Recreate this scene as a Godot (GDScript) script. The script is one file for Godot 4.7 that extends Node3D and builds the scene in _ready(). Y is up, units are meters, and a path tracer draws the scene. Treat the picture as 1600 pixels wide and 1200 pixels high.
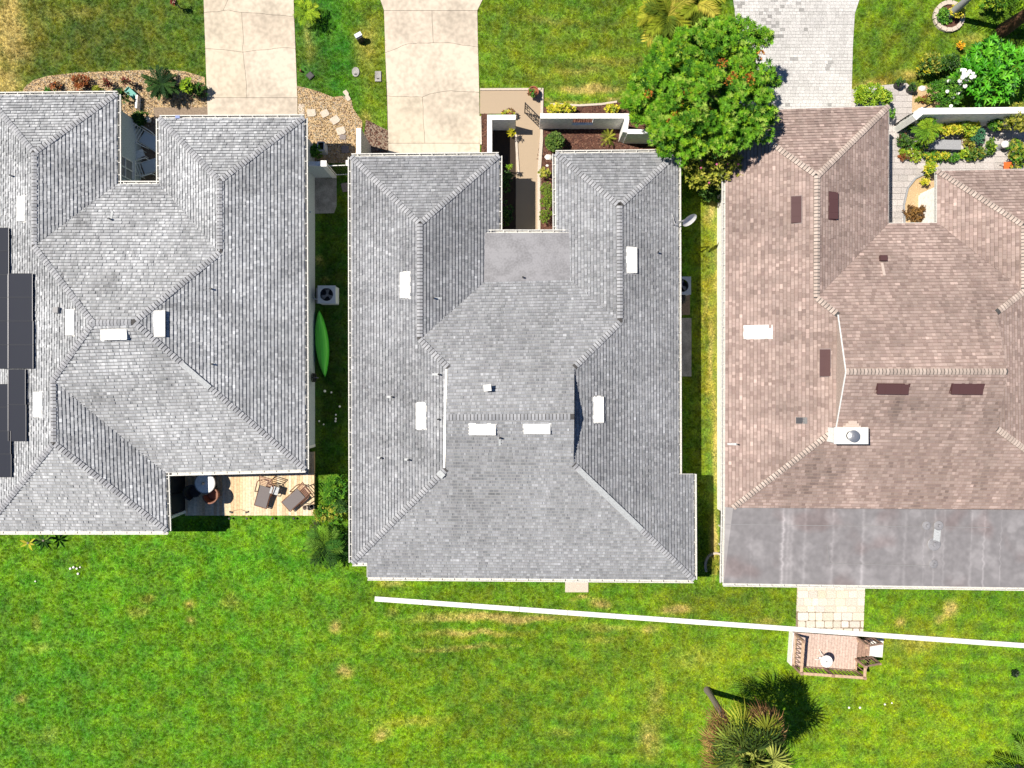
extends Node3D
# Three single-storey houses seen from straight above. Units are metres, y is up, x runs east, z runs south.

const ALTITUDE := 34.7   # the drone's height over the front lawns
const SCALE := 1109.0
const SUN_DIR := Vector3(0.595, -1.0, 0.155)

var rng := RandomNumberGenerator.new()
var M := {}
var hard: Array[PackedVector2Array] = []
var hard_box: Array[Rect2] = []
var stain := FastNoiseLite.new()
var lawn: Image


# ---------------------------------------------------------------- survey
func P(px: float, py: float, h := 0.0) -> Vector3:
	var k := (ALTITUDE - h) / SCALE
	return Vector3((px - 800.0) * k, h, (py - 600.0) * k)


func wall_z(x: float) -> float:
	return 10.48 + (x + 6.73) * 0.0721


func ground_h(x: float, z: float) -> float:
	return 0.0 if z <= wall_z(x) else -0.5 * smoothstep(-6.73, 5.0, x)


func G(px: float, py: float) -> Vector3:
	var q := P(px, py)
	for i in 3:
		q = P(px, py, ground_h(q.x, q.z))
	return q


func poly(list: Array, h := 0.0) -> PackedVector2Array:
	var out := PackedVector2Array()
	for i in range(0, list.size(), 2):
		var q := P(list[i], list[i + 1], h)
		out.append(Vector2(q.x, q.z))
	return out


# ---------------------------------------------------------------- mesh building
class MB:
	var v := PackedVector3Array()
	var n := PackedVector3Array()
	var c := PackedColorArray()
	var col := Color.WHITE

	func tri(a: Vector3, b: Vector3, d: Vector3) -> void:
		var nn := (b - a).cross(d - a).normalized()
		v.append(a); v.append(d); v.append(b)
		n.append(nn); n.append(nn); n.append(nn)
		c.append(col); c.append(col); c.append(col)

	func trin(a: Vector3, b: Vector3, d: Vector3, na: Vector3, nb: Vector3, nd: Vector3) -> void:
		if (b - a).cross(d - a).dot(na + nb + nd) > 0.0:
			v.append(a); v.append(d); v.append(b)
			n.append(na); n.append(nd); n.append(nb)
		else:
			v.append(a); v.append(b); v.append(d)
			n.append(na); n.append(nb); n.append(nd)
		c.append(col); c.append(col); c.append(col)

	func triw(a: Vector3, b: Vector3, d: Vector3, want: Vector3) -> void:
		if (b - a).cross(d - a).dot(want) >= 0.0:
			tri(a, b, d)
		else:
			tri(a, d, b)

	func quad(a: Vector3, b: Vector3, d: Vector3, e: Vector3, want: Vector3) -> void:
		triw(a, b, d, want)
		triw(a, d, e, want)

	func box(t: Transform3D, s: Vector3) -> void:
		var h := s * 0.5
		var bx := t.basis.x * h.x
		var by := t.basis.y * h.y
		var bz := t.basis.z * h.z
		var o := t.origin
		for k in [1.0, -1.0]:
			quad(o + bx * k + by + bz, o + bx * k + by - bz, o + bx * k - by - bz, o + bx * k - by + bz, bx * k)
			quad(o + by * k + bx + bz, o + by * k + bx - bz, o + by * k - bx - bz, o + by * k - bx + bz, by * k)
			quad(o + bz * k + bx + by, o + bz * k + bx - by, o + bz * k - bx - by, o + bz * k - bx + by, bz * k)

	func cube(at: Vector3, s: Vector3) -> void:
		box(Transform3D(Basis.IDENTITY, at), s)

	func bar(a: Vector3, b: Vector3, w: float, h: float) -> void:
		var d := b - a
		var z := d.normalized()
		var x := Vector3.UP.cross(z)
		if x.length() < 0.01:
			x = Vector3.RIGHT
		x = x.normalized()
		box(Transform3D(Basis(x, z.cross(x), z), (a + b) * 0.5), Vector3(w, h, d.length()))

	func tube(pts: Array, radii: Array, sides := 7, cap := true) -> void:
		var rings := []
		for i in pts.size():
			var p: Vector3 = pts[i]
			var q: Vector3 = pts[mini(i + 1, pts.size() - 1)]
			var o: Vector3 = pts[maxi(i - 1, 0)]
			var d := (q - o).normalized()
			var x := d.cross(Vector3(0.31, 0.2, 0.93)).normalized()
			var y := d.cross(x)
			var ring := []
			for k in sides:
				var a := TAU * k / sides
				ring.append([p + (x * cos(a) + y * sin(a)) * float(radii[i]), x * cos(a) + y * sin(a)])
			rings.append(ring)
		for i in pts.size() - 1:
			for k in sides:
				var m := (k + 1) % sides
				trin(rings[i][k][0], rings[i][m][0], rings[i + 1][m][0], rings[i][k][1], rings[i][m][1], rings[i + 1][m][1])
				trin(rings[i][k][0], rings[i + 1][m][0], rings[i + 1][k][0], rings[i][k][1], rings[i + 1][m][1], rings[i + 1][k][1])
		if cap:
			var e := pts.size() - 1
			for k in sides:
				var m := (k + 1) % sides
				triw(pts[e], rings[e][k][0], rings[e][m][0], pts[e] - pts[e - 1])
				triw(pts[0], rings[0][k][0], rings[0][m][0], pts[0] - pts[1])

	func lathe(o: Vector3, prof: Array, sides := 20, sx := 1.0, sz := 1.0) -> void:
		for i in prof.size() - 1:
			var r0: float = prof[i][0]
			var y0: float = prof[i][1]
			var r1: float = prof[i + 1][0]
			var y1: float = prof[i + 1][1]
			for k in sides:
				var a := TAU * k / sides
				var b := TAU * (k + 1) / sides
				var da := Vector3(cos(a) * sx, 0, sin(a) * sz)
				var db := Vector3(cos(b) * sx, 0, sin(b) * sz)
				var sl := Vector2(y1 - y0, r0 - r1)
				var na := (da * sl.x + Vector3.UP * sl.y).normalized()
				var nb := (db * sl.x + Vector3.UP * sl.y).normalized()
				var p0 := o + da * r0 + Vector3.UP * y0
				var p1 := o + db * r0 + Vector3.UP * y0
				var p2 := o + db * r1 + Vector3.UP * y1
				var p3 := o + da * r1 + Vector3.UP * y1
				if r0 > 0.0001:
					trin(p0, p1, p2, na, nb, nb)
				if r1 > 0.0001:
					trin(p0, p2, p3, na, nb, na)

	func prism(pl: PackedVector2Array, y0: float, y1: float, bottom := false) -> void:
		var ix := Geometry2D.triangulate_polygon(pl)
		for i in range(0, ix.size(), 3):
			var a := pl[ix[i]]
			var b := pl[ix[i + 1]]
			var d := pl[ix[i + 2]]
			triw(Vector3(a.x, y1, a.y), Vector3(b.x, y1, b.y), Vector3(d.x, y1, d.y), Vector3.UP)
			if bottom:
				triw(Vector3(a.x, y0, a.y), Vector3(b.x, y0, b.y), Vector3(d.x, y0, d.y), Vector3.DOWN)
		var cw := Geometry2D.is_polygon_clockwise(pl)
		for i in pl.size():
			var a := pl[i]
			var b := pl[(i + 1) % pl.size()]
			var e := b - a
			var out := Vector3(e.y, 0, -e.x)
			if cw:
				out = -out
			quad(Vector3(a.x, y0, a.y), Vector3(b.x, y0, b.y), Vector3(b.x, y1, b.y), Vector3(a.x, y1, a.y), out)

	# one leaf, folded a little along its midrib
	func leaf(b: Vector3, dir: Vector3, ln: float, w: float, fold := 0.15) -> void:
		var s := dir.cross(Vector3.UP)
		if s.length() < 0.05:
			s = Vector3.RIGHT
		s = s.normalized() * w * 0.5
		var t := b + dir * ln
		var m := b + dir * ln * 0.45 + Vector3.UP * ln * fold
		triw(b, m + s - Vector3.UP * w * 0.1, t, Vector3.UP)
		triw(b, m - s - Vector3.UP * w * 0.1, t, Vector3.UP)

	func mesh() -> ArrayMesh:
		var a := []
		a.resize(Mesh.ARRAY_MAX)
		a[Mesh.ARRAY_VERTEX] = v
		a[Mesh.ARRAY_NORMAL] = n
		a[Mesh.ARRAY_COLOR] = c
		var m := ArrayMesh.new()
		if v.size():
			m.add_surface_from_arrays(Mesh.PRIMITIVE_TRIANGLES, a)
		return m


# ---------------------------------------------------------------- objects
func tag(o: Node, label := "", category := "", group := "", kind := "") -> void:
	if label: o.set_meta("label", label)
	if category: o.set_meta("category", category)
	if group: o.set_meta("group", group)
	if kind: o.set_meta("kind", kind)


func thing(called: String, label: String, category: String, at: Vector3, group := "", turn := 0.0) -> Node3D:
	var o := Node3D.new()
	o.name = called
	add_child(o, true)
	o.position = at
	o.rotation.y = turn
	tag(o, label, category, group)
	return o


func structure(called: String, label: String, at := Vector3.ZERO) -> Node3D:
	var o := Node3D.new()
	o.name = called
	add_child(o, true)
	o.position = at
	tag(o, label, called.replace("_", " "), "", "structure")
	return o


# a mesh whose coordinates are relative to its parent thing
func put(called: String, mb: MB, mat: Material, parent: Node, at := Vector3.ZERO, kind := "") -> MeshInstance3D:
	return put_mesh(called, mb.mesh(), mat, parent, at, kind)


func put_mesh(called: String, m: Mesh, mat: Material, parent: Node, at := Vector3.ZERO, kind := "") -> MeshInstance3D:
	var o := MeshInstance3D.new()
	o.name = called
	o.mesh = m
	o.material_override = mat
	parent.add_child(o, true)
	o.position = at
	if kind: o.set_meta("kind", kind)
	return o


func group_part(called: String, parent: Node) -> Node3D:
	var o := Node3D.new()
	o.name = called
	parent.add_child(o, true)
	return o


func copy_of(o: Node3D, at: Vector3, turn: float, label: String) -> Node3D:
	var d: Node3D = o.duplicate()
	d.name = String(o.name).rstrip("0123456789")
	add_child(d, true)
	d.position = at
	d.rotation.y = turn
	d.set_meta("label", label)
	return d


func keep_clear(pl: PackedVector2Array) -> void:
	hard.append(pl)
	var r := Rect2(pl[0], Vector2.ZERO)
	for q in pl:
		r = r.expand(q)
	hard_box.append(r)


func is_clear(x: float, z: float) -> bool:
	var q := Vector2(x, z)
	for i in hard.size():
		if hard_box[i].has_point(q) and Geometry2D.is_point_in_polygon(q, hard[i]):
			return false
	return true


# ---------------------------------------------------------------- materials
func lin(r: float, g: float, b: float) -> Color:
	return Color(r, g, b).linear_to_srgb()


func fnl(sd: int, f: float, oct := 3) -> FastNoiseLite:
	var n := FastNoiseLite.new()
	n.seed = sd
	n.noise_type = FastNoiseLite.TYPE_SIMPLEX_SMOOTH
	n.frequency = f
	n.fractal_octaves = oct
	return n


func mottle(sd: int, f1: float, f2: float, lo: float, hi: float, size := 512) -> ImageTexture:
	var a := fnl(sd, f1).get_seamless_image(size, size).get_data()
	var b := fnl(sd + 7, f2, 2).get_seamless_image(size, size).get_data()
	var out := PackedByteArray()
	out.resize(size * size)
	for i in size * size:
		out[i] = int(255.0 * clampf(lerpf(lo, hi, (a[i] * 0.55 + b[i] * 0.45) / 255.0), 0, 1))
	return ImageTexture.create_from_image(Image.create_from_data(size, size, false, Image.FORMAT_L8, out))


# water marks of an old flat roof: pale runs down the fall, brown ponds, grey scuffs
func ponding() -> ImageTexture:
	var s := 768
	var a := fnl(71, 0.012, 4).get_seamless_image(s, s).get_data()
	var b := fnl(72, 0.05, 2).get_seamless_image(s, s).get_data()
	var c := fnl(73, 0.006, 3).get_seamless_image(s, s).get_data()
	var out := PackedByteArray()
	out.resize(s * s * 3)
	var runs := PackedFloat32Array()
	runs.resize(s)
	var r := RandomNumberGenerator.new()
	r.seed = 5
	for k in 24:
		var x := r.randi() % s
		var w := r.randi_range(1, 4)
		var t := r.randf_range(0.06, 0.3)
		for i in range(-w * 2, w * 2 + 1):
			runs[(x + i + s) % s] += t * exp(-float(i * i) / (w * w))
	for j in s:
		for i in s:
			var k := j * s + i
			var pond := smoothstep(0.56, 0.85, c[k] / 255.0)
			var pale := smoothstep(0.5, 0.75, a[k] / 255.0)
			var run := runs[(i + int((b[(j * s + 40)] - 128) * 0.03) + s) % s] * clampf(a[(j * s / 3 + (i / 24) * 24 % s)] / 110.0 - 0.5, 0.0, 1.0)
			var l := 0.475 + pale * 0.055 + run * 0.36 + (b[k] - 128) / 128.0 * 0.035 - pond * 0.035
			out[k * 3] = int(clampf(l * 1.0 + pond * 0.015, 0, 1) * 255)
			out[k * 3 + 1] = int(clampf(l * 0.982 - pond * 0.012, 0, 1) * 255)
			out[k * 3 + 2] = int(clampf(l * 1.0 - pond * 0.018, 0, 1) * 255)
	return ImageTexture.create_from_image(Image.create_from_data(s, s, false, Image.FORMAT_RGB8, out))


func mat(key: String, color: Color, rough := 0.9, tex: Texture2D = null, scale := 0.5, bump := 0.0, metal := 0.0) -> StandardMaterial3D:
	var m := StandardMaterial3D.new()
	m.resource_name = key
	m.albedo_color = color
	m.roughness = rough
	m.metallic = metal
	m.vertex_color_use_as_albedo = true
	if tex:
		m.albedo_texture = tex
		m.uv1_triplanar = true
		m.uv1_world_triplanar = true
		m.uv1_scale = Vector3.ONE * scale
		if bump > 0.0:
			m.heightmap_enabled = true
			m.heightmap_texture = tex
			m.heightmap_scale = bump
	M[key] = m
	return m


func make_materials() -> void:
	var grain := mottle(11, 0.02, 0.22, 0.72, 1.1)
	var stains := mottle(23, 0.006, 0.05, 0.66, 1.12)
	var soft := mottle(63, 0.007, 0.09, 0.84, 1.08)
	var tyre := mottle(67, 0.006, 0.05, 0.76, 1.14)
	var fine := mottle(31, 0.05, 0.4, 0.8, 1.1)
	var wood := mottle(47, 0.012, 0.1, 0.72, 1.1)
	mat("shingle", Color.WHITE, 0.95, fine, 3.0)
	for k in 4:
		mat("cap_grey%d" % k, Color.WHITE, 0.95, fine, 3.0)
		M["cap_grey%d" % k].albedo_color = lin([0.28, 0.315, 0.35, 0.39][k], [0.29, 0.325, 0.36, 0.40][k], [0.312, 0.348, 0.385, 0.425][k])
		mat("cap_brown%d" % k, lin([0.40, 0.44, 0.48, 0.52][k], [0.325, 0.36, 0.395, 0.43][k], [0.285, 0.315, 0.345, 0.38][k]), 0.95, fine, 3.0)
	mat("underlay", lin(0.27, 0.278, 0.292), 0.95)
	mat("brown_underlay", lin(0.27, 0.2, 0.175), 0.95)
	mat("cap_gap_dark", lin(0.06, 0.058, 0.058), 0.95)  # near-black for the strip added in the cap gaps
	mat("gable_pink", lin(0.5, 0.4, 0.35), 0.9, grain, 1.0)
	mat("membrane", lin(0.24, 0.24, 0.258), 0.6, tyre, 0.3)
	mat("old_membrane", Color.WHITE, 0.5, ponding(), 0.062)
	mat("flashing", lin(0.47, 0.495, 0.51), 0.6, grain, 1.0)
	mat("white_metal", lin(0.8, 0.8, 0.78), 0.5, grain, 1.5)
	mat("trim", lin(0.68, 0.67, 0.63), 0.6, grain, 1.0)
	mat("stucco", lin(0.88, 0.87, 0.84), 0.9, soft, 1.2, 0.3)
	mat("blue_stucco", lin(0.56, 0.63, 0.66), 0.9, grain, 1.2, 0.4)
	mat("tan_stucco", lin(0.62, 0.56, 0.5), 0.9, grain, 1.2, 0.4)
	mat("dark_screen", lin(0.02, 0.023, 0.026), 0.5)
	mat("glass", lin(0.05, 0.06, 0.07), 0.08)
	mat("concrete", lin(0.555, 0.485, 0.395), 0.92, tyre, 0.11, 0.2)
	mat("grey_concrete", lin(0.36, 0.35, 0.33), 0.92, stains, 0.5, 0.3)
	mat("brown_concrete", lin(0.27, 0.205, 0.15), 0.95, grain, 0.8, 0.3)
	mat("aggregate", lin(0.41, 0.32, 0.225), 0.95, fine, 1.6, 0.6)
	mat("pale_edge", lin(0.60, 0.52, 0.44), 0.9, grain, 1.4, 0.3)
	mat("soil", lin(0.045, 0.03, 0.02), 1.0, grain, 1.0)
	mat("mulch", lin(0.11, 0.048, 0.032), 1.0, grain, 2.2, 1.0)
	mat("gravel_base", lin(0.50, 0.36, 0.20), 1.0, fine, 1.3, 1.0)
	mat("pieces", Color.WHITE, 0.92, grain, 1.2, 0.2)
	mat("deck_wood", Color.WHITE, 0.8, wood, 1.0)
	mat("brown_paint", lin(0.36, 0.23, 0.17), 0.7, wood, 1.0)
	mat("rail_wood", lin(0.55, 0.38, 0.25), 0.8, wood, 1.0)
	mat("iron", lin(0.02, 0.02, 0.022), 0.5, null, 1.0, 0.0, 0.4)
	mat("wicker", lin(0.035, 0.03, 0.028), 0.8, fine, 5.0, 1.0)
	mat("brown_wicker", lin(0.24, 0.10, 0.06), 0.7, fine, 5.0, 1.0)
	mat("bronze", lin(0.16, 0.07, 0.04), 0.5, null, 1.0, 0.0, 0.3)
	mat("sling", lin(0.17, 0.15, 0.15), 0.9, fine, 6.0, 0.3)
	mat("white_paint", lin(0.84, 0.84, 0.82), 0.6, soft, 2.0)
	mat("kayak", lin(0.10, 0.58, 0.05), 0.35)
	mat("kayak_edge", lin(0.06, 0.40, 0.04), 0.4)
	mat("teal", lin(0.02, 0.26, 0.22), 0.5)
	mat("terracotta", lin(0.30, 0.10, 0.05), 0.85, fine, 3.0)
	mat("dark_pot", lin(0.03, 0.03, 0.032), 0.6)
	mat("orange", lin(0.75, 0.12, 0.02), 0.7)
	mat("stone", lin(0.34, 0.35, 0.37), 0.85, grain, 1.5, 0.3)
	mat("white_stone", lin(0.8, 0.78, 0.74), 0.9, grain, 2.0, 0.6)
	mat("brown_metal", lin(0.075, 0.035, 0.035), 0.45)
	mat("steel", lin(0.55, 0.55, 0.55), 0.35, null, 1.0, 0.0, 0.8)
	mat("ac_grey", lin(0.5, 0.55, 0.6), 0.5, null, 1.0, 0.0, 0.1)
	mat("black", lin(0.012, 0.012, 0.014), 0.6)
	mat("pipe", lin(0.22, 0.22, 0.23), 0.6)
	mat("solar_glass", lin(0.018, 0.019, 0.028), 0.35)
	mat("solar_frame", lin(0.06, 0.062, 0.07), 0.4, null, 1.0, 0.0, 0.6)
	mat("blue_cell", lin(0.04, 0.10, 0.32), 0.3)
	mat("bark", lin(0.22, 0.19, 0.16), 0.95, grain, 3.0, 2.0)
	mat("brown_bark", lin(0.16, 0.075, 0.04), 0.95, grain, 3.0, 2.0)
	mat("mushroom", lin(0.82, 0.80, 0.74), 0.8)
	for k in ["leaf", "frond"]:
		var m := mat(k, Color.WHITE, 0.48 if k == "leaf" else 0.7)
		m.metallic_specular = 0.32 if k == "leaf" else 0.25
		m.backlight_enabled = true
		m.backlight = Color(0.45, 0.45, 0.45)
	var g := mat("grass", Color.WHITE, 0.9)
	g.metallic_specular = 0.15
	g.backlight_enabled = true
	g.backlight = Color(0.35, 0.35, 0.35)


# ---------------------------------------------------------------- lawn
# turf colours by region: lush, thin, dry or worn; side-yard shade painted in
func make_lawn() -> void:
	var cw := 320
	var ch := 240
	var coarse := PackedFloat32Array()
	coarse.resize(cw * ch * 4)
	# px, py, rx, ry, r, g, b (sRGB of the turf), strength
	var spots := [
		[160, 60, 330, 130, 72, 84, 34, 1.0], [40, 40, 60, 120, 90, 84, 42, 0.45], [420, 60, 130, 150, 56, 88, 28, 0.9],
		[528, 90, 38, 120, 44, 104, 16, 0.9], [580, 80, 32, 110, 100, 106, 38, 0.8], [490, 100, 26, 60, 62, 92, 36, 0.7],
		[900, 70, 230, 110, 90, 106, 32, 1.0], [900, 20, 200, 16, 80, 104, 28, 0.5], [910, 120, 110, 16, 104, 116, 46, 0.6], [1420, 80, 160, 100, 86, 104, 26, 1.0], [1380, 130, 60, 22, 96, 86, 40, 0.6],
		[1110, 520, 30, 320, 100, 98, 32, 0.9], [520, 520, 45, 260, 34, 60, 18, 0.9],  # last spot: side-yard turf darkened to paint in the shade between the houses
		[200, 1000, 360, 260, 81, 121, 14, 1.0], [60, 1080, 120, 180, 66, 114, 20, 0.6], [400, 880, 200, 60, 74, 122, 22, 0.8], [40, 890, 70, 60, 84, 124, 20, 0.6],
		[780, 1060, 310, 180, 86, 114, 18, 1.0], [640, 1140, 90, 70, 108, 138, 12, 0.9], [780, 1105, 150, 50, 78, 102, 22, 0.7], [1000, 1040, 120, 60, 88, 108, 28, 0.6],
		[1300, 1080, 320, 160, 98, 124, 20, 1.0], [1450, 1150, 160, 90, 112, 132, 22, 0.7], [1420, 1010, 90, 40, 98, 100, 30, 0.6], [1150, 940, 140, 34, 84, 98, 20, 0.8], [1480, 950, 120, 34, 86, 112, 20, 0.9], [740, 925, 160, 14, 84, 104, 18, 0.7], [1090, 1060, 130, 80, 106, 122, 28, 0.6], [1420, 1000, 120, 30, 120, 124, 48, 0.5],
	]
	# dry or worn patches: px, py, rx, ry, how much
	var dry := [
		[14, 45, 28, 60, 0.85], [8, 130, 24, 30, 0.9], [60, 45, 24, 20, 0.25], [30, 80, 25, 20, 0.6], [110, 20, 60, 12, 0.3],
		[775, 968, 120, 7, 0.8], [690, 962, 40, 7, 0.5], [740, 993, 90, 5, 0.6], [715, 1013, 85, 4, 0.55], [950, 985, 60, 7, 0.4], [940, 1005, 40, 6, 0.35], [1015, 985, 16, 8, 0.6],
		[523, 984, 9, 10, 0.7], [542, 1047, 12, 10, 0.7], [596, 1145, 14, 13, 0.6], [600, 990, 14, 9, 0.4], [612, 955, 16, 8, 0.4], [939, 942, 16, 9, 0.75], [1057, 952, 24, 8, 0.8], [615, 913, 22, 6, 0.5], [910, 934, 18, 4, 0.6],
		[1483, 952, 13, 16, 0.75], [1467, 968, 10, 8, 0.6], [1411, 971, 10, 8, 0.6], [1195, 968, 24, 6, 0.5], [1450, 1010, 50, 14, 0.35], [1030, 1100, 16, 40, 0.4], [1015, 1160, 22, 34, 0.5], [1190, 1135, 20, 14, 0.5], [880, 1150, 30, 10, 0.3], [640, 1128, 70, 8, 0.35], [1090, 1035, 40, 20, 0.3],
		[299, 945, 10, 9, 0.6], [229, 938, 12, 8, 0.45], [362, 942, 20, 16, 0.35], [56, 972, 9, 16, 0.4], [37, 1095, 12, 8, 0.5], [70, 1010, 40, 12, 0.3], [215, 955, 20, 10, 0.4], [301, 973, 8, 8, 0.5], [80, 1150, 20, 18, 0.3],
		[920, 141, 55, 7, 0.75], [905, 110, 50, 6, 0.4], [880, 160, 50, 3, 0.6], [960, 157, 20, 4, 0.6], [960, 95, 70, 8, 0.3], [850, 30, 60, 6, 0.3],
		[1112, 560, 5, 80, 0.5], [1124, 430, 6, 100, 0.5], [1110, 330, 12, 22, 0.6], [1122, 700, 5, 120, 0.6], [1116, 850, 6, 50, 0.8], [1103, 480, 4, 40, 0.4],
		[1180, 15, 24, 24, 0.5], [1360, 130, 25, 7, 0.6], [1420, 120, 20, 10, 0.5], [1520, 60, 30, 12, 0.4], [575, 70, 20, 40, 0.4], [485, 60, 10, 40, 0.4], [570, 185, 14, 12, 0.5], [480, 640, 6, 20, 0.3], [500, 405, 10, 10, 0.5], [508, 440, 8, 6, 0.5],
	]
	var warp := fnl(5, 0.06, 3)
	var at := PackedVector2Array()
	var tint := PackedVector3Array()
	var straw := PackedFloat32Array()
	at.resize(cw * ch)
	tint.resize(cw * ch)
	straw.resize(cw * ch)
	for j in ch:
		for i in cw:
			# the sheet spans 54 m by 40.5 m about the middle of the plot
			var x := -27.0 + 54.0 * (i + 0.5) / cw
			var z := -20.25 + 40.5 * (j + 0.5) / ch
			var q := Vector2(x, z) * SCALE / ALTITUDE + Vector2(800, 600)
			at[j * cw + i] = q + Vector2(warp.get_noise_2d(i, j), warp.get_noise_2d(i + 300.0, j)) * 9.0
			# mowing leaves faint bands: arcs in front, straight passes behind
			var band := 1.0
			if q.y < 260.0 and q.x > 740.0:
				band += 0.1 * sin((q - Vector2(915, -330)).length() * 0.2)
			elif q.y > 930.0:
				band += 0.11 * sin((q.y - q.x * 0.05) * 0.27 + warp.get_noise_2d(i, j + 600.0) * 3.0) * clampf((q.x - 560.0) / 100.0, 0.25, 1.0)
			tint[j * cw + i] = Vector3(84, 118, 24) * band
	var cell := 54.0 / cw * SCALE / ALTITUDE
	var mid := Vector2(cw, ch) * 0.5
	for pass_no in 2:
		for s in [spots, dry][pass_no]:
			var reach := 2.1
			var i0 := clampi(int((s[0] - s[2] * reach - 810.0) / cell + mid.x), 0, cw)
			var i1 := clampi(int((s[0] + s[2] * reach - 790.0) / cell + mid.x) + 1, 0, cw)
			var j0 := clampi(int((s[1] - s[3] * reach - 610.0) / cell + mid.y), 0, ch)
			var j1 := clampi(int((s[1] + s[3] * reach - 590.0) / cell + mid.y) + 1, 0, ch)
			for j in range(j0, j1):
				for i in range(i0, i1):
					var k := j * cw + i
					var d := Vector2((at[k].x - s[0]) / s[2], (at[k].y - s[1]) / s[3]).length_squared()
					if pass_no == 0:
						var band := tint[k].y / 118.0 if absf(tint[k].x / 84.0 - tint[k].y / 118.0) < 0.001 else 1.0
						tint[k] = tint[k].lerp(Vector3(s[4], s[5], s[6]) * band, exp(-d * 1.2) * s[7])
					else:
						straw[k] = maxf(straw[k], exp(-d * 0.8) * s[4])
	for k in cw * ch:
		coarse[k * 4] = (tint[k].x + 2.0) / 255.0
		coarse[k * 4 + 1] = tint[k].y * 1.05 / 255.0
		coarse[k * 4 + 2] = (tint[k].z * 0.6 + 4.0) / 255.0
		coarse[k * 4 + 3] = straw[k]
	var base := Image.create_from_data(cw, ch, false, Image.FORMAT_RGBAF, coarse.to_byte_array())
	var w := 1600
	var h := 1200
	base.convert(Image.FORMAT_RGBA8)
	base.resize(w, h, Image.INTERPOLATE_CUBIC)
	var b := base.get_data()
	var n1 := fnl(3, 0.012, 3).get_image(w, h).get_data()
	var n2 := fnl(4, 0.06, 3).get_image(w, h).get_data()
	var n3 := fnl(6, 0.36, 2).get_image(w, h).get_data()
	var n4 := fnl(8, 0.03, 4).get_image(w, h).get_data()
	var out := PackedByteArray()
	out.resize(w * h * 3)
	for i in w * h:
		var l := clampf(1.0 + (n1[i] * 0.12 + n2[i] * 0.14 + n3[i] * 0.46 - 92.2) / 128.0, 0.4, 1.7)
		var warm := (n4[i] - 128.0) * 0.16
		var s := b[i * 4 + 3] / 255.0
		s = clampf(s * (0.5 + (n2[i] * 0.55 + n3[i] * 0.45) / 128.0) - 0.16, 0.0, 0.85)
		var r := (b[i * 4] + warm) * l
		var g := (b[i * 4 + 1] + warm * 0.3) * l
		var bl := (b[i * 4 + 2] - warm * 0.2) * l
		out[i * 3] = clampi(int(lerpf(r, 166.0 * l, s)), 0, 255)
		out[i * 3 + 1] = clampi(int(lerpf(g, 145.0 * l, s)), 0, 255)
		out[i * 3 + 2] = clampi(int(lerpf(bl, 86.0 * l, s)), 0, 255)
	lawn = Image.create_from_data(w, h, false, Image.FORMAT_RGB8, out)


func lawn_at(x: float, z: float) -> Color:
	var i := clampi(int((x + 27.0) / 54.0 * 1600.0), 0, 1599)
	var j := clampi(int((z + 20.25) / 40.5 * 1200.0), 0, 1199)
	return lawn.get_pixel(i, j).srgb_to_linear()


func build_ground() -> void:
	make_lawn()
	var m := StandardMaterial3D.new()
	m.resource_name = "lawn"
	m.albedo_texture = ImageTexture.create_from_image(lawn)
	m.roughness = 0.95
	var xs := [-600.0, -200.0, -60.0]
	for i in 55:
		xs.append(-27.0 + i)
	xs += [60.0, 200.0, 600.0]
	var ss := [-600.0, -200.0, -60.0, -34.0, -24.0, -16.0, -8.0, -3.0, -1.0, 0.11, 0.13, 0.6, 1.5, 3.0, 5.0, 8.0, 12.0, 40.0, 200.0, 600.0]
	var v := PackedVector3Array()
	var n := PackedVector3Array()
	var uv := PackedVector2Array()
	var ix := PackedInt32Array()
	for s in ss:
		for x: float in xs:
			var z := wall_z(clampf(x, -60, 60)) + float(s)
			v.append(Vector3(x, 0.0 if s < 0.12 else -0.5 * smoothstep(-6.73, 5.0, x), z))
			n.append(Vector3.UP)
			uv.append(Vector2((x + 27.0) / 54.0, (z + 20.25) / 40.5))
	var w := xs.size()
	for j in ss.size() - 1:
		for i in w - 1:
			var a := j * w + i
			ix.append_array(PackedInt32Array([a, a + 1, a + w, a + 1, a + w + 1, a + w]))
	var arr := []
	arr.resize(Mesh.ARRAY_MAX)
	arr[Mesh.ARRAY_VERTEX] = v
	arr[Mesh.ARRAY_NORMAL] = n
	arr[Mesh.ARRAY_TEX_UV] = uv
	arr[Mesh.ARRAY_INDEX] = ix
	var me := ArrayMesh.new()
	me.add_surface_from_arrays(Mesh.PRIMITIVE_TRIANGLES, arr)
	var o := put_mesh("ground", me, m, self, Vector3.ZERO, "structure")
	o.set_meta("label", "green and yellowing lawn around and behind the three houses")


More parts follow.
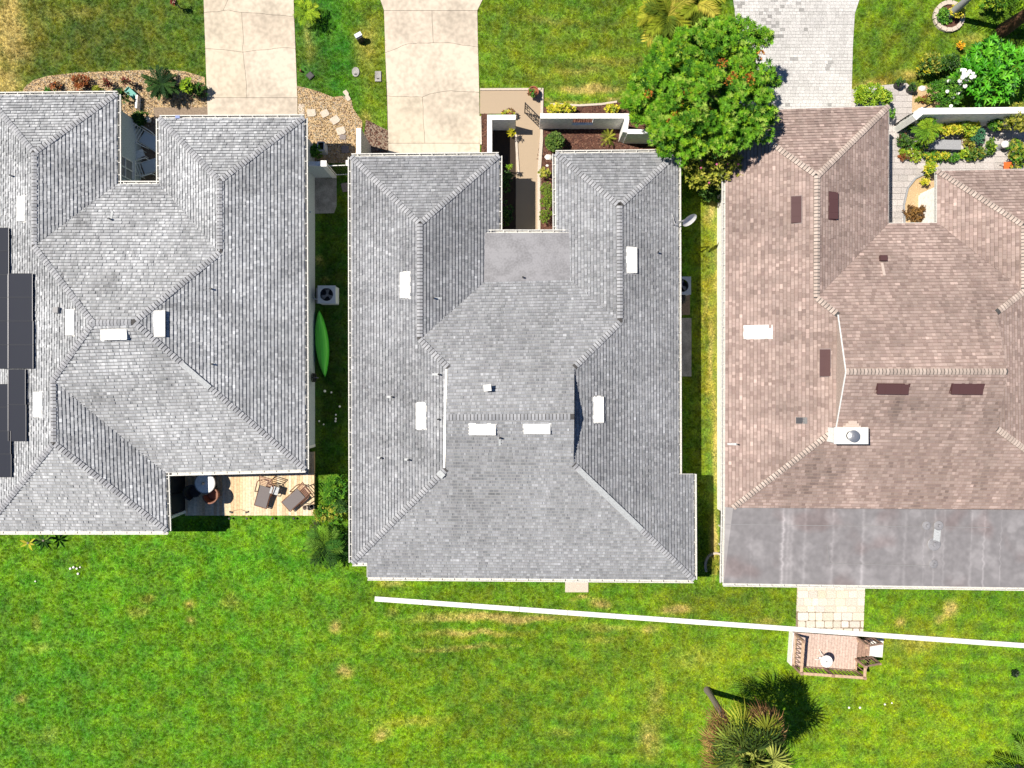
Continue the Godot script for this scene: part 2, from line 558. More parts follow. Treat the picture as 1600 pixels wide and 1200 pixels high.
# blades of turf, tinted by the lawn they stand in
func build_grass() -> void:
	rng.seed = 77
	var mb := MB.new()
	for k in 7:
		var a := TAU * k / 7.0 + rng.randf() * 0.6
		var d := Vector3(cos(a), 0, sin(a))
		var b := d * rng.randf_range(0.0, 0.03)
		var t := b + d * rng.randf_range(0.02, 0.07) + Vector3.UP * rng.randf_range(0.03, 0.065)
		var s := Vector3(-d.z, 0, d.x) * 0.009
		mb.triw(b - s, b + s, t, Vector3.UP)
	var mm := MultiMesh.new()
	mm.transform_format = MultiMesh.TRANSFORM_3D
	mm.use_colors = true
	mm.mesh = mb.mesh()
	var want := 230000
	var buf := PackedFloat32Array()
	buf.resize(want * 16)
	var k := 0
	for i in want:
		var x := rng.randf_range(-26.0, 26.0)
		var z := rng.randf_range(-19.6, 19.6)
		if not is_clear(x, z):
			continue
		var y := ground_h(x, z)
		var a := rng.randf() * TAU
		var s := rng.randf_range(0.7, 1.35)
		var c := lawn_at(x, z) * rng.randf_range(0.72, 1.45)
		var q := k * 16
		buf[q] = cos(a) * s
		buf[q + 2] = sin(a) * s
		buf[q + 3] = x
		buf[q + 5] = s * rng.randf_range(0.6, 1.1)
		buf[q + 7] = y
		buf[q + 8] = -sin(a) * s
		buf[q + 10] = cos(a) * s
		buf[q + 11] = z
		buf[q + 12] = c.r
		buf[q + 13] = c.g
		buf[q + 14] = c.b
		buf[q + 15] = 1.0
		k += 1
	buf.resize(k * 16)
	mm.instance_count = k
	mm.buffer = buf
	var o := MultiMeshInstance3D.new()
	o.name = "grass"
	o.multimesh = mm
	o.material_override = M.grass
	add_child(o)
	tag(o, "short mown grass blades covering the lawns", "grass", "", "stuff")


# small loose pieces strewn over a bed: pebbles or bark chips
func strew(called: String, label: String, beds: Array, per_m2: float, size: float, cols: Array, flat: float, sd: int) -> void:
	rng.seed = sd
	var mb := MB.new()
	var pr := [[0.0, 0.5], [0.42, 0.32], [0.5, 0.0], [0.3, -0.3]]
	mb.lathe(Vector3.ZERO, pr.map(func(a): return [a[0], a[1] * -1.0 + 0.1]), 5, 1.0, 0.7)
	var mm := MultiMesh.new()
	mm.transform_format = MultiMesh.TRANSFORM_3D
	mm.use_colors = true
	mm.mesh = mb.mesh()
	var ts := []
	for pl: PackedVector2Array in beds:
		var r := Rect2(pl[0], Vector2.ZERO)
		for q in pl:
			r = r.expand(q)
		for i in int(r.get_area() * per_m2):
			var q := Vector2(rng.randf_range(r.position.x, r.end.x), rng.randf_range(r.position.y, r.end.y))
			if Geometry2D.is_point_in_polygon(q, pl):
				var s := size * rng.randf_range(0.6, 1.5)
				var bs := Basis(Vector3.UP, rng.randf() * TAU).scaled_local(Vector3(s, s * flat, s * rng.randf_range(0.6, 1.3)))
				ts.append([Transform3D(bs, Vector3(q.x, 0.035, q.y)), cols[rng.randi() % cols.size()] * rng.randf_range(0.75, 1.25)])
	mm.instance_count = ts.size()
	for i in ts.size():
		mm.set_instance_transform(i, ts[i][0])
		mm.set_instance_color(i, ts[i][1])
	var o := MultiMeshInstance3D.new()
	o.name = called
	o.multimesh = mm
	o.material_override = M.pieces
	add_child(o, true)
	tag(o, label, called, "", "stuff")


func bed(called: String, label: String, pl: PackedVector2Array, y: float, m: String) -> Node3D:
	var o := structure(called, label)
	keep_clear(pl)
	var mb := MB.new()
	mb.prism(pl, -0.08, y)
	put("surface", mb, M[m], o)
	return o


func wobble(line: Array, amp: float) -> PackedVector2Array:
	var src := poly(line)
	var out := PackedVector2Array()
	for i in src.size() - 1:
		var steps := maxi(2, int(src[i].distance_to(src[i + 1]) / 0.25))
		for k in steps:
			var q := src[i].lerp(src[i + 1], float(k) / steps)
			if k > 0:
				q += Vector2(rng.randf_range(-amp, amp), rng.randf_range(-amp, amp))
			out.append(q)
	out.append(src[-1])
	return out


func rev(a: PackedVector2Array) -> PackedVector2Array:
	var b := a.duplicate()
	b.reverse()
	return b


func slab(parent: Node3D, pl: PackedVector2Array, gap := 0.007) -> void:
	for q in Geometry2D.offset_polygon(pl, -gap):
		if q.size() > 2 and not Geometry2D.is_polygon_clockwise(q):
			var mb := MB.new()
			var t := rng.randf_range(0.95, 1.04)
			mb.col = Color(t, t * rng.randf_range(0.985, 1.0), t * rng.randf_range(0.95, 1.0))
			mb.prism(q, 0.0, 0.03)
			put("concrete_slab", mb, M.concrete, parent)


func build_driveways() -> void:
	rng.seed = 9
	# the middle house's drive
	var d := structure("driveway", "cream concrete driveway cracked into slabs, leading to the middle house")
	var out := poly([590, -12, 760, -12, 746, 17, 750, 246, 607, 246, 600, 17])
	keep_clear(out)
	var mb := MB.new()
	mb.prism(out, -0.1, 0.012)
	put("surface", mb, M.soil, d)
	var k1 := wobble([602, 83, 610, 80, 637, 69, 677, 67, 700, 67, 740, 73, 747, 74], 0.02)
	var k2 := wobble([605, 150, 615, 151, 660, 152, 672, 147, 705, 142, 732, 144, 749, 145], 0.02)
	var m1 := 0
	var m2 := 0
	for i in k1.size():
		if k1[i].distance_to(poly([677, 67])[0]) < k1[m1].distance_to(poly([677, 67])[0]): m1 = i
	for i in k2.size():
		if k2[i].distance_to(poly([660, 152])[0]) < k2[m2].distance_to(poly([660, 152])[0]): m2 = i
	var v1 := wobble([675, 17, 677, 67], 0.02)
	v1[-1] = k1[m1]
	var v2 := wobble([660, 152, 664, 224], 0.02)
	v2[0] = k2[m2]
	slab(d, poly([590, -12, 760, -12, 746, 17, 600, 17]), 0.01)
	slab(d, poly([600, 17]) + v1 + rev(k1.slice(0, m1)))
	slab(d, rev(v1) + poly([746, 17]) + rev(k1.slice(m1 + 1)))
	slab(d, k1 + rev(k2))
	slab(d, k2.slice(0, m2) + v2 + poly([606.5, 224]))
	slab(d, rev(v2) + k2.slice(m2 + 1) + poly([750, 224]))
	slab(d, poly([606.5, 224, 750, 224, 750, 246, 607, 246]), 0.01)
	# the left house's drive
	d = structure("driveway", "cream concrete driveway with winding cracks, leading to the left house")
	out = poly([318, -12, 459, -12, 466, 200, 325, 200])
	keep_clear(out)
	mb = MB.new()
	mb.prism(out, -0.1, 0.012)
	put("surface", mb, M.soil, d)
	k1 = wobble([319, 20, 340, 19, 357, 16, 378, 20, 400, 21, 455, 26, 460, 26], 0.02)
	k2 = wobble([321, 76, 350, 78, 380, 82, 400, 79, 420, 78, 440, 75, 462, 76], 0.02)
	m1 = 0
	m2 = 0
	for i in k1.size():
		if k1[i].distance_to(poly([378, 20])[0]) < k1[m1].distance_to(poly([378, 20])[0]): m1 = i
	for i in k2.size():
		if k2[i].distance_to(poly([380, 82])[0]) < k2[m2].distance_to(poly([380, 82])[0]): m2 = i
	v1 = wobble([378, 20, 380, 50, 380, 82], 0.02)
	v1[0] = k1[m1]
	v1[-1] = k2[m2]
	v2 = wobble([380, 82, 384, 120, 386, 153], 0.02)
	v2[0] = k2[m2]
	slab(d, poly([318, -12, 362, -12]) + rev(k1.slice(0, m1 - 2)))
	slab(d, poly([362, -12, 459, -12]) + rev(k1.slice(m1 - 3)))
	slab(d, k1.slice(0, m1) + v1 + rev(k2.slice(0, m2)))
	slab(d, rev(v1) + k1.slice(m1 + 1) + rev(k2.slice(m2 + 1)))
	slab(d, k2.slice(0, m2) + v2 + poly([323.5, 153]))
	slab(d, rev(v2) + k2.slice(m2 + 1) + poly([465, 153]))
	slab(d, poly([323.5, 153, 465, 153, 466, 200, 325, 200]), 0.01)


# small paving blocks laid in courses inside an outline, each with its own edges
func pave(mb: MB, pl: PackedVector2Array, row: float, lmin: float, lmax: float, gap: float, y: float, tone: Callable, turn := 0.0) -> void:
	var q := PackedVector2Array()
	for a in pl:
		q.append(a.rotated(-turn))
	var r := Rect2(q[0], Vector2.ZERO)
	for a in q:
		r = r.expand(a)
	var z := r.position.y
	while z < r.end.y:
		var x := r.position.x - rng.randf() * lmax
		while x < r.end.x:
			var l := rng.randf_range(lmin, lmax)
			var g := gap * rng.randf_range(0.6, 1.5)
			var rect := PackedVector2Array([Vector2(x + g, z + g), Vector2(x + l - g, z + g), Vector2(x + l - g, z + row - g), Vector2(x + g, z + row - g)])
			for piece in Geometry2D.intersect_polygons(rect, q):
				var back := PackedVector2Array()
				for a in piece:
					back.append(a.rotated(turn))
				mb.col = tone.call(back[0])
				mb.prism(back, y - 0.03, y + rng.randf_range(0.0, 0.006))
			x += l
		z += row


func build_paving() -> void:
	rng.seed = 21
	var blot := fnl(91, 0.35, 3)
	# the right house's paver drive
	var d := structure("driveway", "whitewashed block paver driveway beside the big green tree")
	var out := poly([1144, -12, 1346, -12, 1335, 22, 1332, 70, 1329, 180, 1150, 180, 1153, 60])
	keep_clear(out)
	var mb := MB.new()
	mb.prism(out, -0.1, 0.008)
	put("surface", mb, M.grey_concrete, d)
	mb = MB.new()
	var worn := func(q: Vector2) -> Color:
		var dark := 0.0
		for s in [[1212, 10, 22, 18], [1205, 32, 12, 10], [1207, 52, 12, 12], [1155, 12, 12, 16]]:
			var c := P(s[0], s[1])
			var e := Vector2((q.x - c.x) / (s[2] * 0.0313), (q.y - c.z) / (s[3] * 0.0313)).length_squared()
			dark = maxf(dark, exp(-e))
		var t := 0.58 + blot.get_noise_2d(q.x, q.y) * 0.12 + rng.randf_range(-0.05, 0.05)
		if rng.randf() < dark * 0.5:
			t *= rng.randf_range(0.5, 0.8)
		elif rng.randf() < 0.012:
			t *= 0.6
		return Color(t, t * 0.985, t * 0.965)
	pave(mb, out, 0.16, 0.16, 0.27, 0.0045, 0.045, worn)
	put("pavers", mb, M.pieces, d, Vector3.ZERO, "stuff")
	# walk and courtyard of the right house
	d = structure("courtyard_paving", "pale pinkish paving of the walk and courtyard of the brown-roofed house")
	var walk := poly([1329, 140, 1345, 137, 1416, 130, 1426, 140, 1426, 196, 1600, 196, 1640, 196, 1640, 360, 1388, 360, 1388, 168, 1329, 168])
	keep_clear(walk)
	mb = MB.new()
	mb.prism(walk, -0.1, 0.008)
	put("surface", mb, M.grey_concrete, d)
	mb = MB.new()
	var pink := func(q: Vector2) -> Color:
		var t := 0.50 + blot.get_noise_2d(q.x * 2.0, q.y * 2.0) * 0.1 + rng.randf_range(-0.04, 0.04)
		return Color(t * 1.02, t * 0.95, t * 0.92)
	pave(mb, walk, 0.3, 0.3, 0.62, 0.006, 0.035, pink)
	put("pavers", mb, M.pieces, d, Vector3.ZERO, "stuff")
	# flagstone path behind the right house
	d = structure("flagstone_path", "cream flagstone path with open joints from the brown-roofed house to its deck")
	out = poly([1246, 905, 1352, 905, 1348, 992, 1243, 986])
	keep_clear(out)
	mb = MB.new()
	mb.prism(out, -0.1, 0.006)
	put("surface", mb, M.pale_edge, d)
	mb = MB.new()
	mb.prism(poly([1244, 955, 1350, 958, 1348, 992, 1243, 986]), -0.05, 0.012)
	put("joint_soil", mb, M.brown_concrete, d)
	var z := -0.02
	var o := poly([1246, 905])[0]
	var width := 3.3
	while z < 2.9:
		var h := rng.randf_range(0.26, 0.42)
		var x := 0.0
		while x < width:
			var l := rng.randf_range(0.3, 0.6)
			if x + l > width - 0.2:
				l = width - x
			var g := 0.012 if z < 1.7 else rng.randf_range(0.014, 0.03)
			var s := PackedVector2Array()
			var cs := [Vector2(x + g, z + g), Vector2(x + l - g, z + g), Vector2(x + l - g, z + h - g), Vector2(x + g, z + h - g)]
			for i in 4:
				var a: Vector2 = cs[i]
				var b: Vector2 = cs[(i + 1) % 4]
				var cut := rng.randf_range(0.01, 0.07)
				s.append(o + a.move_toward(b, cut) + Vector2(rng.randf_range(-0.008, 0.008), rng.randf_range(-0.008, 0.008)))
				s.append(o + b.move_toward(a, cut))
			for piece in Geometry2D.intersect_polygons(s, out):
				mb = MB.new()
				var t := rng.randf_range(0.62, 0.78)
				mb.col = Color(t, t * rng.randf_range(0.9, 0.95), t * rng.randf_range(0.72, 0.84))
				mb.prism(piece, 0.0, rng.randf_range(0.028, 0.042))
				put("flagstone", mb, M.pieces, d)
			x += l
		z += h


func build_beds() -> void:
	rng.seed = 33
	var gold := [Color(0.55, 0.40, 0.19), Color(0.70, 0.56, 0.34), Color(0.36, 0.24, 0.11), Color(0.62, 0.45, 0.20), Color(0.75, 0.66, 0.48), Color(0.26, 0.17, 0.08)]
	var pink := [Color(0.68, 0.52, 0.36), Color(0.74, 0.62, 0.46), Color(0.50, 0.34, 0.22), Color(0.78, 0.70, 0.58), Color(0.36, 0.22, 0.15)]
	var chips := [Color(0.13, 0.05, 0.035), Color(0.20, 0.09, 0.06), Color(0.07, 0.03, 0.025), Color(0.28, 0.15, 0.10)]
	var b1 := poly([34, 150, 38, 138, 52, 126, 75, 119, 120, 114, 165, 112, 215, 110, 262, 109, 290, 112, 320, 121, 324, 168, 241, 168, 241, 200, 180, 200, 180, 156, 34, 156])
	bed("gravel_bed", "curved pink and gold gravel bed along the front of the left house", b1, 0.025, "gravel_base")
	var b2 := poly([465, 135, 480, 138, 500, 144, 520, 152, 536, 150, 549, 156, 552, 170, 566, 190, 566, 255, 470, 255, 470, 185, 466, 183])
	bed("gravel_bed", "gold gravel bed between the left driveway and the middle house", b2, 0.025, "gravel_base")
	strew("gravel", "loose gold and pink stones of the two front gravel beds", [b1, b2], 420.0, 0.058, gold + pink + [Color(0.82, 0.74, 0.6), Color(0.2, 0.12, 0.06)], 0.7, 5)
	var b3 := poly([1398, 300, 1412, 290, 1420, 276, 1445, 268, 1468, 268, 1468, 352, 1412, 352, 1411, 320])
	var b4 := poly([1425, 138, 1446, 134, 1480, 150, 1480, 172, 1446, 176, 1424, 195])
	bed("gravel_bed", "small curved gold gravel bed by the white wall in the right courtyard", poly([1414, 350, 1413, 318, 1420, 292, 1432, 278, 1446, 271, 1464, 271, 1464, 350]), 0.045, "gravel_base")
	bed("gravel_bed", "pink gravel bed behind the potted plants of the right house", b4, 0.045, "gravel_base")
	b3 = poly([1414, 350, 1413, 318, 1420, 292, 1432, 278, 1446, 271, 1464, 271, 1464, 350])
	strew("gravel", "loose stones of the courtyard gravel beds at the right house", [b3, b4], 300.0, 0.045, pink, 0.7, 6)
	var edge := MB.new()
	var line := [[1413, 350], [1412, 320], [1418, 294], [1430, 279], [1446, 271]]
	for i in line.size() - 1:
		edge.bar(P(line[i][0], line[i][1], 0.06), P(line[i + 1][0], line[i + 1][1], 0.06), 0.07, 0.12)
	tag(put("bed_edging", edge, M.stone, self), "grey curved edging around the gold gravel by the white wall", "edging")
	# mulch of the middle house's front court
	var mul := [poly([846, 186, 982, 186, 1040, 205, 1040, 250, 838, 250, 846, 210]), poly([752, 178, 762, 178, 764, 250, 752, 250]), poly([572, 187, 606, 204, 607, 250, 566, 250]), poly([843, 240, 880, 240, 880, 370, 840, 370]), poly([846, 168, 975, 160, 990, 178, 846, 186])]
	var nm := ["dark red mulch bed inside the white court wall", "narrow mulch strip between driveway and white court wall", "worn mulch patch beside the middle driveway", "mulch under the long hedge at the entrance", "earth strip with yellow shrubs before the white wall"]
	for i in mul.size():
		bed("mulch_bed", nm[i], mul[i], 0.022, "brown_concrete" if i == 2 else "mulch")
	strew("mulch", "red-brown bark chips in the beds of the middle house", mul, 260.0, 0.07, chips, 0.35, 7)
	# the deep side of the entry court
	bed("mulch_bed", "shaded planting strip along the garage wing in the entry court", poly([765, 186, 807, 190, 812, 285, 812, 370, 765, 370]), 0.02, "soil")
	# the entry walk
	var w := structure("entry_walk", "tan exposed-aggregate walk from the drive through the iron gate to the front door")
	var wp := poly([750, 141, 846, 139, 847, 172, 845, 365, 806, 365, 806, 178, 750, 178])
	keep_clear(wp)
	var mb := MB.new()
	mb.prism(wp, -0.08, 0.035)
	put("surface", mb, M.aggregate, w)
	for e in [[750, 140, 847, 139.5, 0.1], [847, 138, 846, 215, 0.13], [846, 215, 842, 275, 0.16], [842, 275, 842, 365, 0.14], [806, 206, 808, 245, 0.11], [808, 245, 810, 272, 0.12]]:
		mb = MB.new()
		mb.bar(P(e[0], e[1], 0.04), P(e[2], e[3], 0.04), e[4], 0.09)
		put("border_strip", mb, M.pale_edge, w)
	mb = MB.new()
	for e in [[860, 163, 905, 165], [905, 165, 940, 163], [940, 163, 964, 159]]:
		mb.bar(P(e[0], e[1], 0.03), P(e[2], e[3], 0.03), 0.1, 0.08)
	tag(put("bed_edging", mb, M.pale_edge, self), "thin pale kerb between front lawn and yellow shrubs", "edging")
	mb = MB.new()
	mb.bar(P(750.5, 182, 0.04), P(751.5, 226, 0.04), 0.09, 0.1)
	tag(put("bed_edging", mb, M.pale_edge, self), "short pale kerb beside the cream driveway of the middle house", "edging")
	# small pads
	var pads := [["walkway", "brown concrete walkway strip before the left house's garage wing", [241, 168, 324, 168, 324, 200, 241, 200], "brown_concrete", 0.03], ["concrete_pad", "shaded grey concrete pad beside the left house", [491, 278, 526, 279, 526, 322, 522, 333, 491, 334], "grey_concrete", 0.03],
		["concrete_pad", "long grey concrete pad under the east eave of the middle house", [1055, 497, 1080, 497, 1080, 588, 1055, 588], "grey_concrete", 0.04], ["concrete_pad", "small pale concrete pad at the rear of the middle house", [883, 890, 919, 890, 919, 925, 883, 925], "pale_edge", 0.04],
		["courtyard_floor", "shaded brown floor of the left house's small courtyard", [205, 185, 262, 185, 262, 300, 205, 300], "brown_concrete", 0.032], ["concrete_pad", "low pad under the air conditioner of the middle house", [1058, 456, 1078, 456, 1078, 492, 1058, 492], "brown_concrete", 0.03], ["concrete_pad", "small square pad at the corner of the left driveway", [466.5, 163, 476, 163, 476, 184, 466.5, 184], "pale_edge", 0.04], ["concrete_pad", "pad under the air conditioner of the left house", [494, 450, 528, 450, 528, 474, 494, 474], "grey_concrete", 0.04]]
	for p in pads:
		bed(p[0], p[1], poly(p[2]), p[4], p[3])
	# separate stepping stones
	var st := [[487, 177, 7, 6, 0.1, "square stepping stone nearest the left driveway"], [508, 178, 6.5, 5.5, 0.5, "cream stepping stone, second from the left driveway"], [524, 188, 7, 6, 0.6, "cream stepping stone, third of the row in the gold gravel"], [533, 205, 7, 6, 0.3, "stepping stone nearest the side gate, end of the sunny row"], [540, 234, 6, 6, 0.0, "shaded pinkish paving stone just before the side gate"], [540, 293, 6, 7, 0.2, "shaded pink paving stone behind the side gate"], [541, 146, 3.4, 4.5, 0.6, "upper of two pale edging blocks at the gravel's corner"], [544, 154, 3.4, 4.5, 0.5, "lower of two pale edging blocks at the gravel's corner"], [536, 215, 5, 4, 0.0, "dark grey paving stone in shade by the side gate"]]
	for s in st:
		var c := P(s[0], s[1])
		var o := thing("stepping_stone", s[5], "stepping stone", c, "stepping stones", s[4])
		mb = MB.new()
		var a: float = s[2] * 0.0313
		var b: float = s[3] * 0.0313
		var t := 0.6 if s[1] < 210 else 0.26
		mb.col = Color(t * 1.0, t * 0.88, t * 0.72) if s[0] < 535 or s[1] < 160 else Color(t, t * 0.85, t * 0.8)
		mb.prism(PackedVector2Array([Vector2(-a, -b * 0.8), Vector2(-a * 0.7, -b), Vector2(a * 0.9, -b * 0.9), Vector2(a, b * 0.6), Vector2(a * 0.6, b), Vector2(-a * 0.9, b * 0.9)]), -0.02, 0.07)
		put("slab", mb, M.pieces, o)


# ---------------------------------------------------------------- houses
# the plane through a roof face: y = a x + b z + c
func plane_of(f: Array) -> Vector3:
	var nn := Vector3.ZERO
	var mid := Vector3.ZERO
	for i in f.size():
		var a: Vector3 = f[i]
		var b: Vector3 = f[(i + 1) % f.size()]
		nn += Vector3((a.y - b.y) * (a.z + b.z), (a.z - b.z) * (a.x + b.x), (a.x - b.x) * (a.y + b.y))
		mid += a
	mid /= f.size()
	return Vector3(-nn.x / nn.y, -nn.z / nn.y, mid.y + (nn.x * mid.x + nn.z * mid.z) / nn.y)


func on_plane(pl: Vector3, x: float, z: float) -> float:
	return pl.x * x + pl.y * z + pl.z


# the spot on a roof plane that the survey shows at px, py
func R(pl: Vector3, px: float, py: float) -> Vector3:
	var h := 3.5
	for i in 8:
		var q := P(px, py, h)
		h = on_plane(pl, q.x, q.z)
	return P(px, py, h)


func lay_shingles(mb: MB, f: Array, pl: Vector3, look: Dictionary) -> void:
	var up := Vector2(pl.x, pl.y)
	up = up.normalized()
	var u := Vector2(up.y, -up.x)
	var outline := PackedVector2Array()
	for q: Vector3 in f:
		outline.append(Vector2(u.dot(Vector2(q.x, q.z)), up.dot(Vector2(q.x, q.z))))
	var r := Rect2(outline[0], Vector2.ZERO)
	for q in outline:
		r = r.expand(q)
	var e: float = look.course
	var gap: float = look.gap
	var w := r.position.y
	var down := Vector3(-up.x, 0.0, -up.y)
	var row := 0
	while w < r.end.y:
		var x := r.position.x - rng.randf() * 0.3
		var rowtone := rng.randf_range(0.95, 1.05)
		while x < r.end.x:
			var l := rng.randf_range(look.tab[0], look.tab[1])
			var rect := PackedVector2Array([Vector2(x + 0.002, w), Vector2(x + l - 0.002, w), Vector2(x + l - 0.002, w + e - gap), Vector2(x + 0.002, w + e - gap)])
			x += l
			var inside := true
			for q in rect:
				inside = inside and Geometry2D.is_point_in_polygon(q, outline)
			var pieces: Array = [rect] if inside else Geometry2D.intersect_polygons(rect, outline)
			if pieces.is_empty():
				continue
			var mid := u * (rect[0].x + l * 0.5) + up * (w + e * 0.5)
			# weather: broad blotches and streaks that run down the slope
			var s := stain.get_noise_2d(mid.x * 0.7, mid.y * 0.7) * float(look.blotch)
			s += stain.get_noise_2d(rect[0].x * 3.1 + 90.0, w * 0.45) * float(look.streak)
			for m in look.marks:
				var q := Vector2((mid.x - m[0]) / m[2], (mid.y - m[1]) / m[3]).length_squared()
				if q < 4.0:
					s += float(m[4]) * exp(-q) * (1.0 + stain.get_noise_2d(mid.x * 4.0, mid.y * 4.0) * 1.3)
			var t: float = (1.0 + s) * rowtone
			t *= rng.randf_range(1.0 - look.vary, 1.0 + look.vary)
			if rng.randf() < look.pale:
				t *= 1.3
			var cols: Array = look.cols
			var c: Color = cols[rng.randi() % cols.size()]
			mb.col = Color(c.r * t, c.g * t, c.b * t)
			var thick: float = look.thick * rng.randf_range(0.6, 1.25)
			for piece: PackedVector2Array in pieces:
				var pts: Array[Vector3] = []
				for q in piece:
					var xz := u * q.x + up * q.y
					var k := clampf((q.y - w) / e, 0.0, 1.0)
					pts.append(Vector3(xz.x, on_plane(pl, xz.x, xz.y) + thick - 0.006 * k, xz.y))
				for i in range(1, pts.size() - 1):
					mb.triw(pts[0], pts[i], pts[i + 1], Vector3.UP)
				for i in piece.size():
					var j := (i + 1) % piece.size()
					if piece[i].y < w + 0.001 and piece[j].y < w + 0.001:
						mb.quad(pts[i], pts[j], pts[j] - Vector3.UP * thick, pts[i] - Vector3.UP * thick, down)
					elif absf(piece[i].x - piece[j].x) < 0.001 and inside:
						var lo: Vector3 = pts[i] if piece[i].y < piece[j].y else pts[j]
						var hi: Vector3 = pts[j] if piece[i].y < piece[j].y else pts[i]
						mb.triw(lo, lo - Vector3.UP * thick, hi, Vector3(u.x, 0, u.y) * (1.0 if piece[i].x > rect[0].x + 0.05 else -1.0))
		w += e
		row += 1


# overlapping cap shingles up a hip or along a ridge; each is a piece of its own
func lay_caps(parent: Node3D, a: Vector3, b: Vector3, pa: Vector3, pb: Vector3, tone: String, left: int, rest: MB, step := 0.15) -> int:
	var d := (b - a).normalized()
	var s := d.cross(Vector3.UP).normalized() * 0.128
	var m := (a + b) * 0.5
	var side := []
	for k in [1.0, -1.0]:
		var q: Vector3 = m + s * k
		var y := minf(on_plane(pa, q.x, q.z), on_plane(pb, q.x, q.z))
		side.append(s * k + Vector3.UP * (y - m.y))
	var mb := MB.new()
	var top := Vector3.UP * 0.042
	var low := Vector3.UP * 0.03
	var ln := step - 0.034
	for k in 2:
		var e: Vector3 = side[k]
		mb.quad(top, e + top, e + low + d * ln, low + d * ln, Vector3.UP)
		mb.quad(top, e + top, e - top * 0.9, Vector3.ZERO, -d)
		mb.quad(low + d * ln, e + low + d * ln, e - top * 0.9 + d * ln, d * ln, d)
		mb.quad(e + top, e - top * 0.9, e - top * 0.9 + d * ln, e + low + d * ln, e)
	var me := mb.mesh()
	var n := int(a.distance_to(b) / step)
	for i in n:
		var at := a + d * step * i + Vector3.UP * (0.034 + rng.randf() * 0.012)
		var key := "%s%d" % [tone, rng.randi() % 4]
		if left > 0:
			left -= 1
			put_mesh("ridge_shingle", me, M[key], parent, at)
		else:
			for k in mb.v.size():
				rest.v.append(mb.v[k] + at)
				rest.n.append(mb.n[k])
				rest.c.append((M[key] as StandardMaterial3D).albedo_color.srgb_to_linear())
	var gap_strip := MB.new()  # dark strip added under the caps so the gaps between them look dark
	for k in 2:
		var e: Vector3 = side[k]
		gap_strip.quad(a + Vector3.UP * 0.056, b + Vector3.UP * 0.056, b + e * 0.93 + Vector3.UP * 0.056, a + e * 0.93 + Vector3.UP * 0.056, Vector3.UP)
	put("added_gap_strip", gap_strip, M.cap_gap_dark, parent)
	return left


func gutter(parent: Node3D, a: Vector3, b: Vector3, outward: Vector3, straps := 0.56) -> void:
	var d := (b - a).normalized()
	var o := outward.normalized()
	var mb := MB.new()
	var drop := Vector3.UP * 0.03
	var ea := a - d * 0.0
	var eb := b + d * 0.0
	mb.bar(ea + o * 0.135 - drop - Vector3.UP * 0.04, eb + o * 0.135 - drop - Vector3.UP * 0.04, 0.022, 0.1)
	mb.bar(ea + o * 0.135 - drop + Vector3.UP * 0.012, eb + o * 0.135 - drop + Vector3.UP * 0.012, 0.045, 0.012)
	mb.bar(ea + o * 0.07 - drop - Vector3.UP * 0.1, eb + o * 0.07 - drop - Vector3.UP * 0.1, 0.13, 0.012)
	var g := put("gutter", mb, M.trim, parent)
	var t := MB.new()
	var n := int(a.distance_to(b) / straps)
	for i in n:
		var q := a + d * (i + 0.5) * straps
		t.bar(q + o * 0.02 - drop + Vector3.UP * 0.02, q + o * 0.14 - drop + Vector3.UP * 0.02, 0.032, 0.012)
	if n > 0:
		put("gutter_straps", t, M.trim, g, Vector3.ZERO, "stuff")


func fascia(parent: Node3D, a: Vector3, b: Vector3, outward: Vector3) -> void:
	var o := outward.normalized()
	var mb := MB.new()
	mb.bar(a + o * -0.012 - Vector3.UP * 0.11, b + o * -0.012 - Vector3.UP * 0.11, 0.025, 0.2)
	mb.bar(a + o * 0.012 - Vector3.UP * 0.006, b + o * 0.012 - Vector3.UP * 0.006, 0.03, 0.025)
	put("fascia", mb, M.trim, parent)


func house_walls(parent: Node3D, eave: PackedVector2Array, inset: float, top: float, m: String) -> void:
	var inner: PackedVector2Array = Geometry2D.offset_polygon(eave, -inset)[0]
	keep_clear(inner)
	for i in inner.size():
		var a := inner[i]
		var b := inner[(i + 1) % inner.size()]
		var d := (b - a).normalized() * 0.09
		var mb := MB.new()
		mb.bar(Vector3(a.x + d.x, top * 0.5 - 0.05, a.y + d.y), Vector3(b.x + d.x * 0.98, top * 0.5 - 0.05, b.y + d.y * 0.98), 0.18, top + 0.1)
		put("wall", mb, M[m], parent)


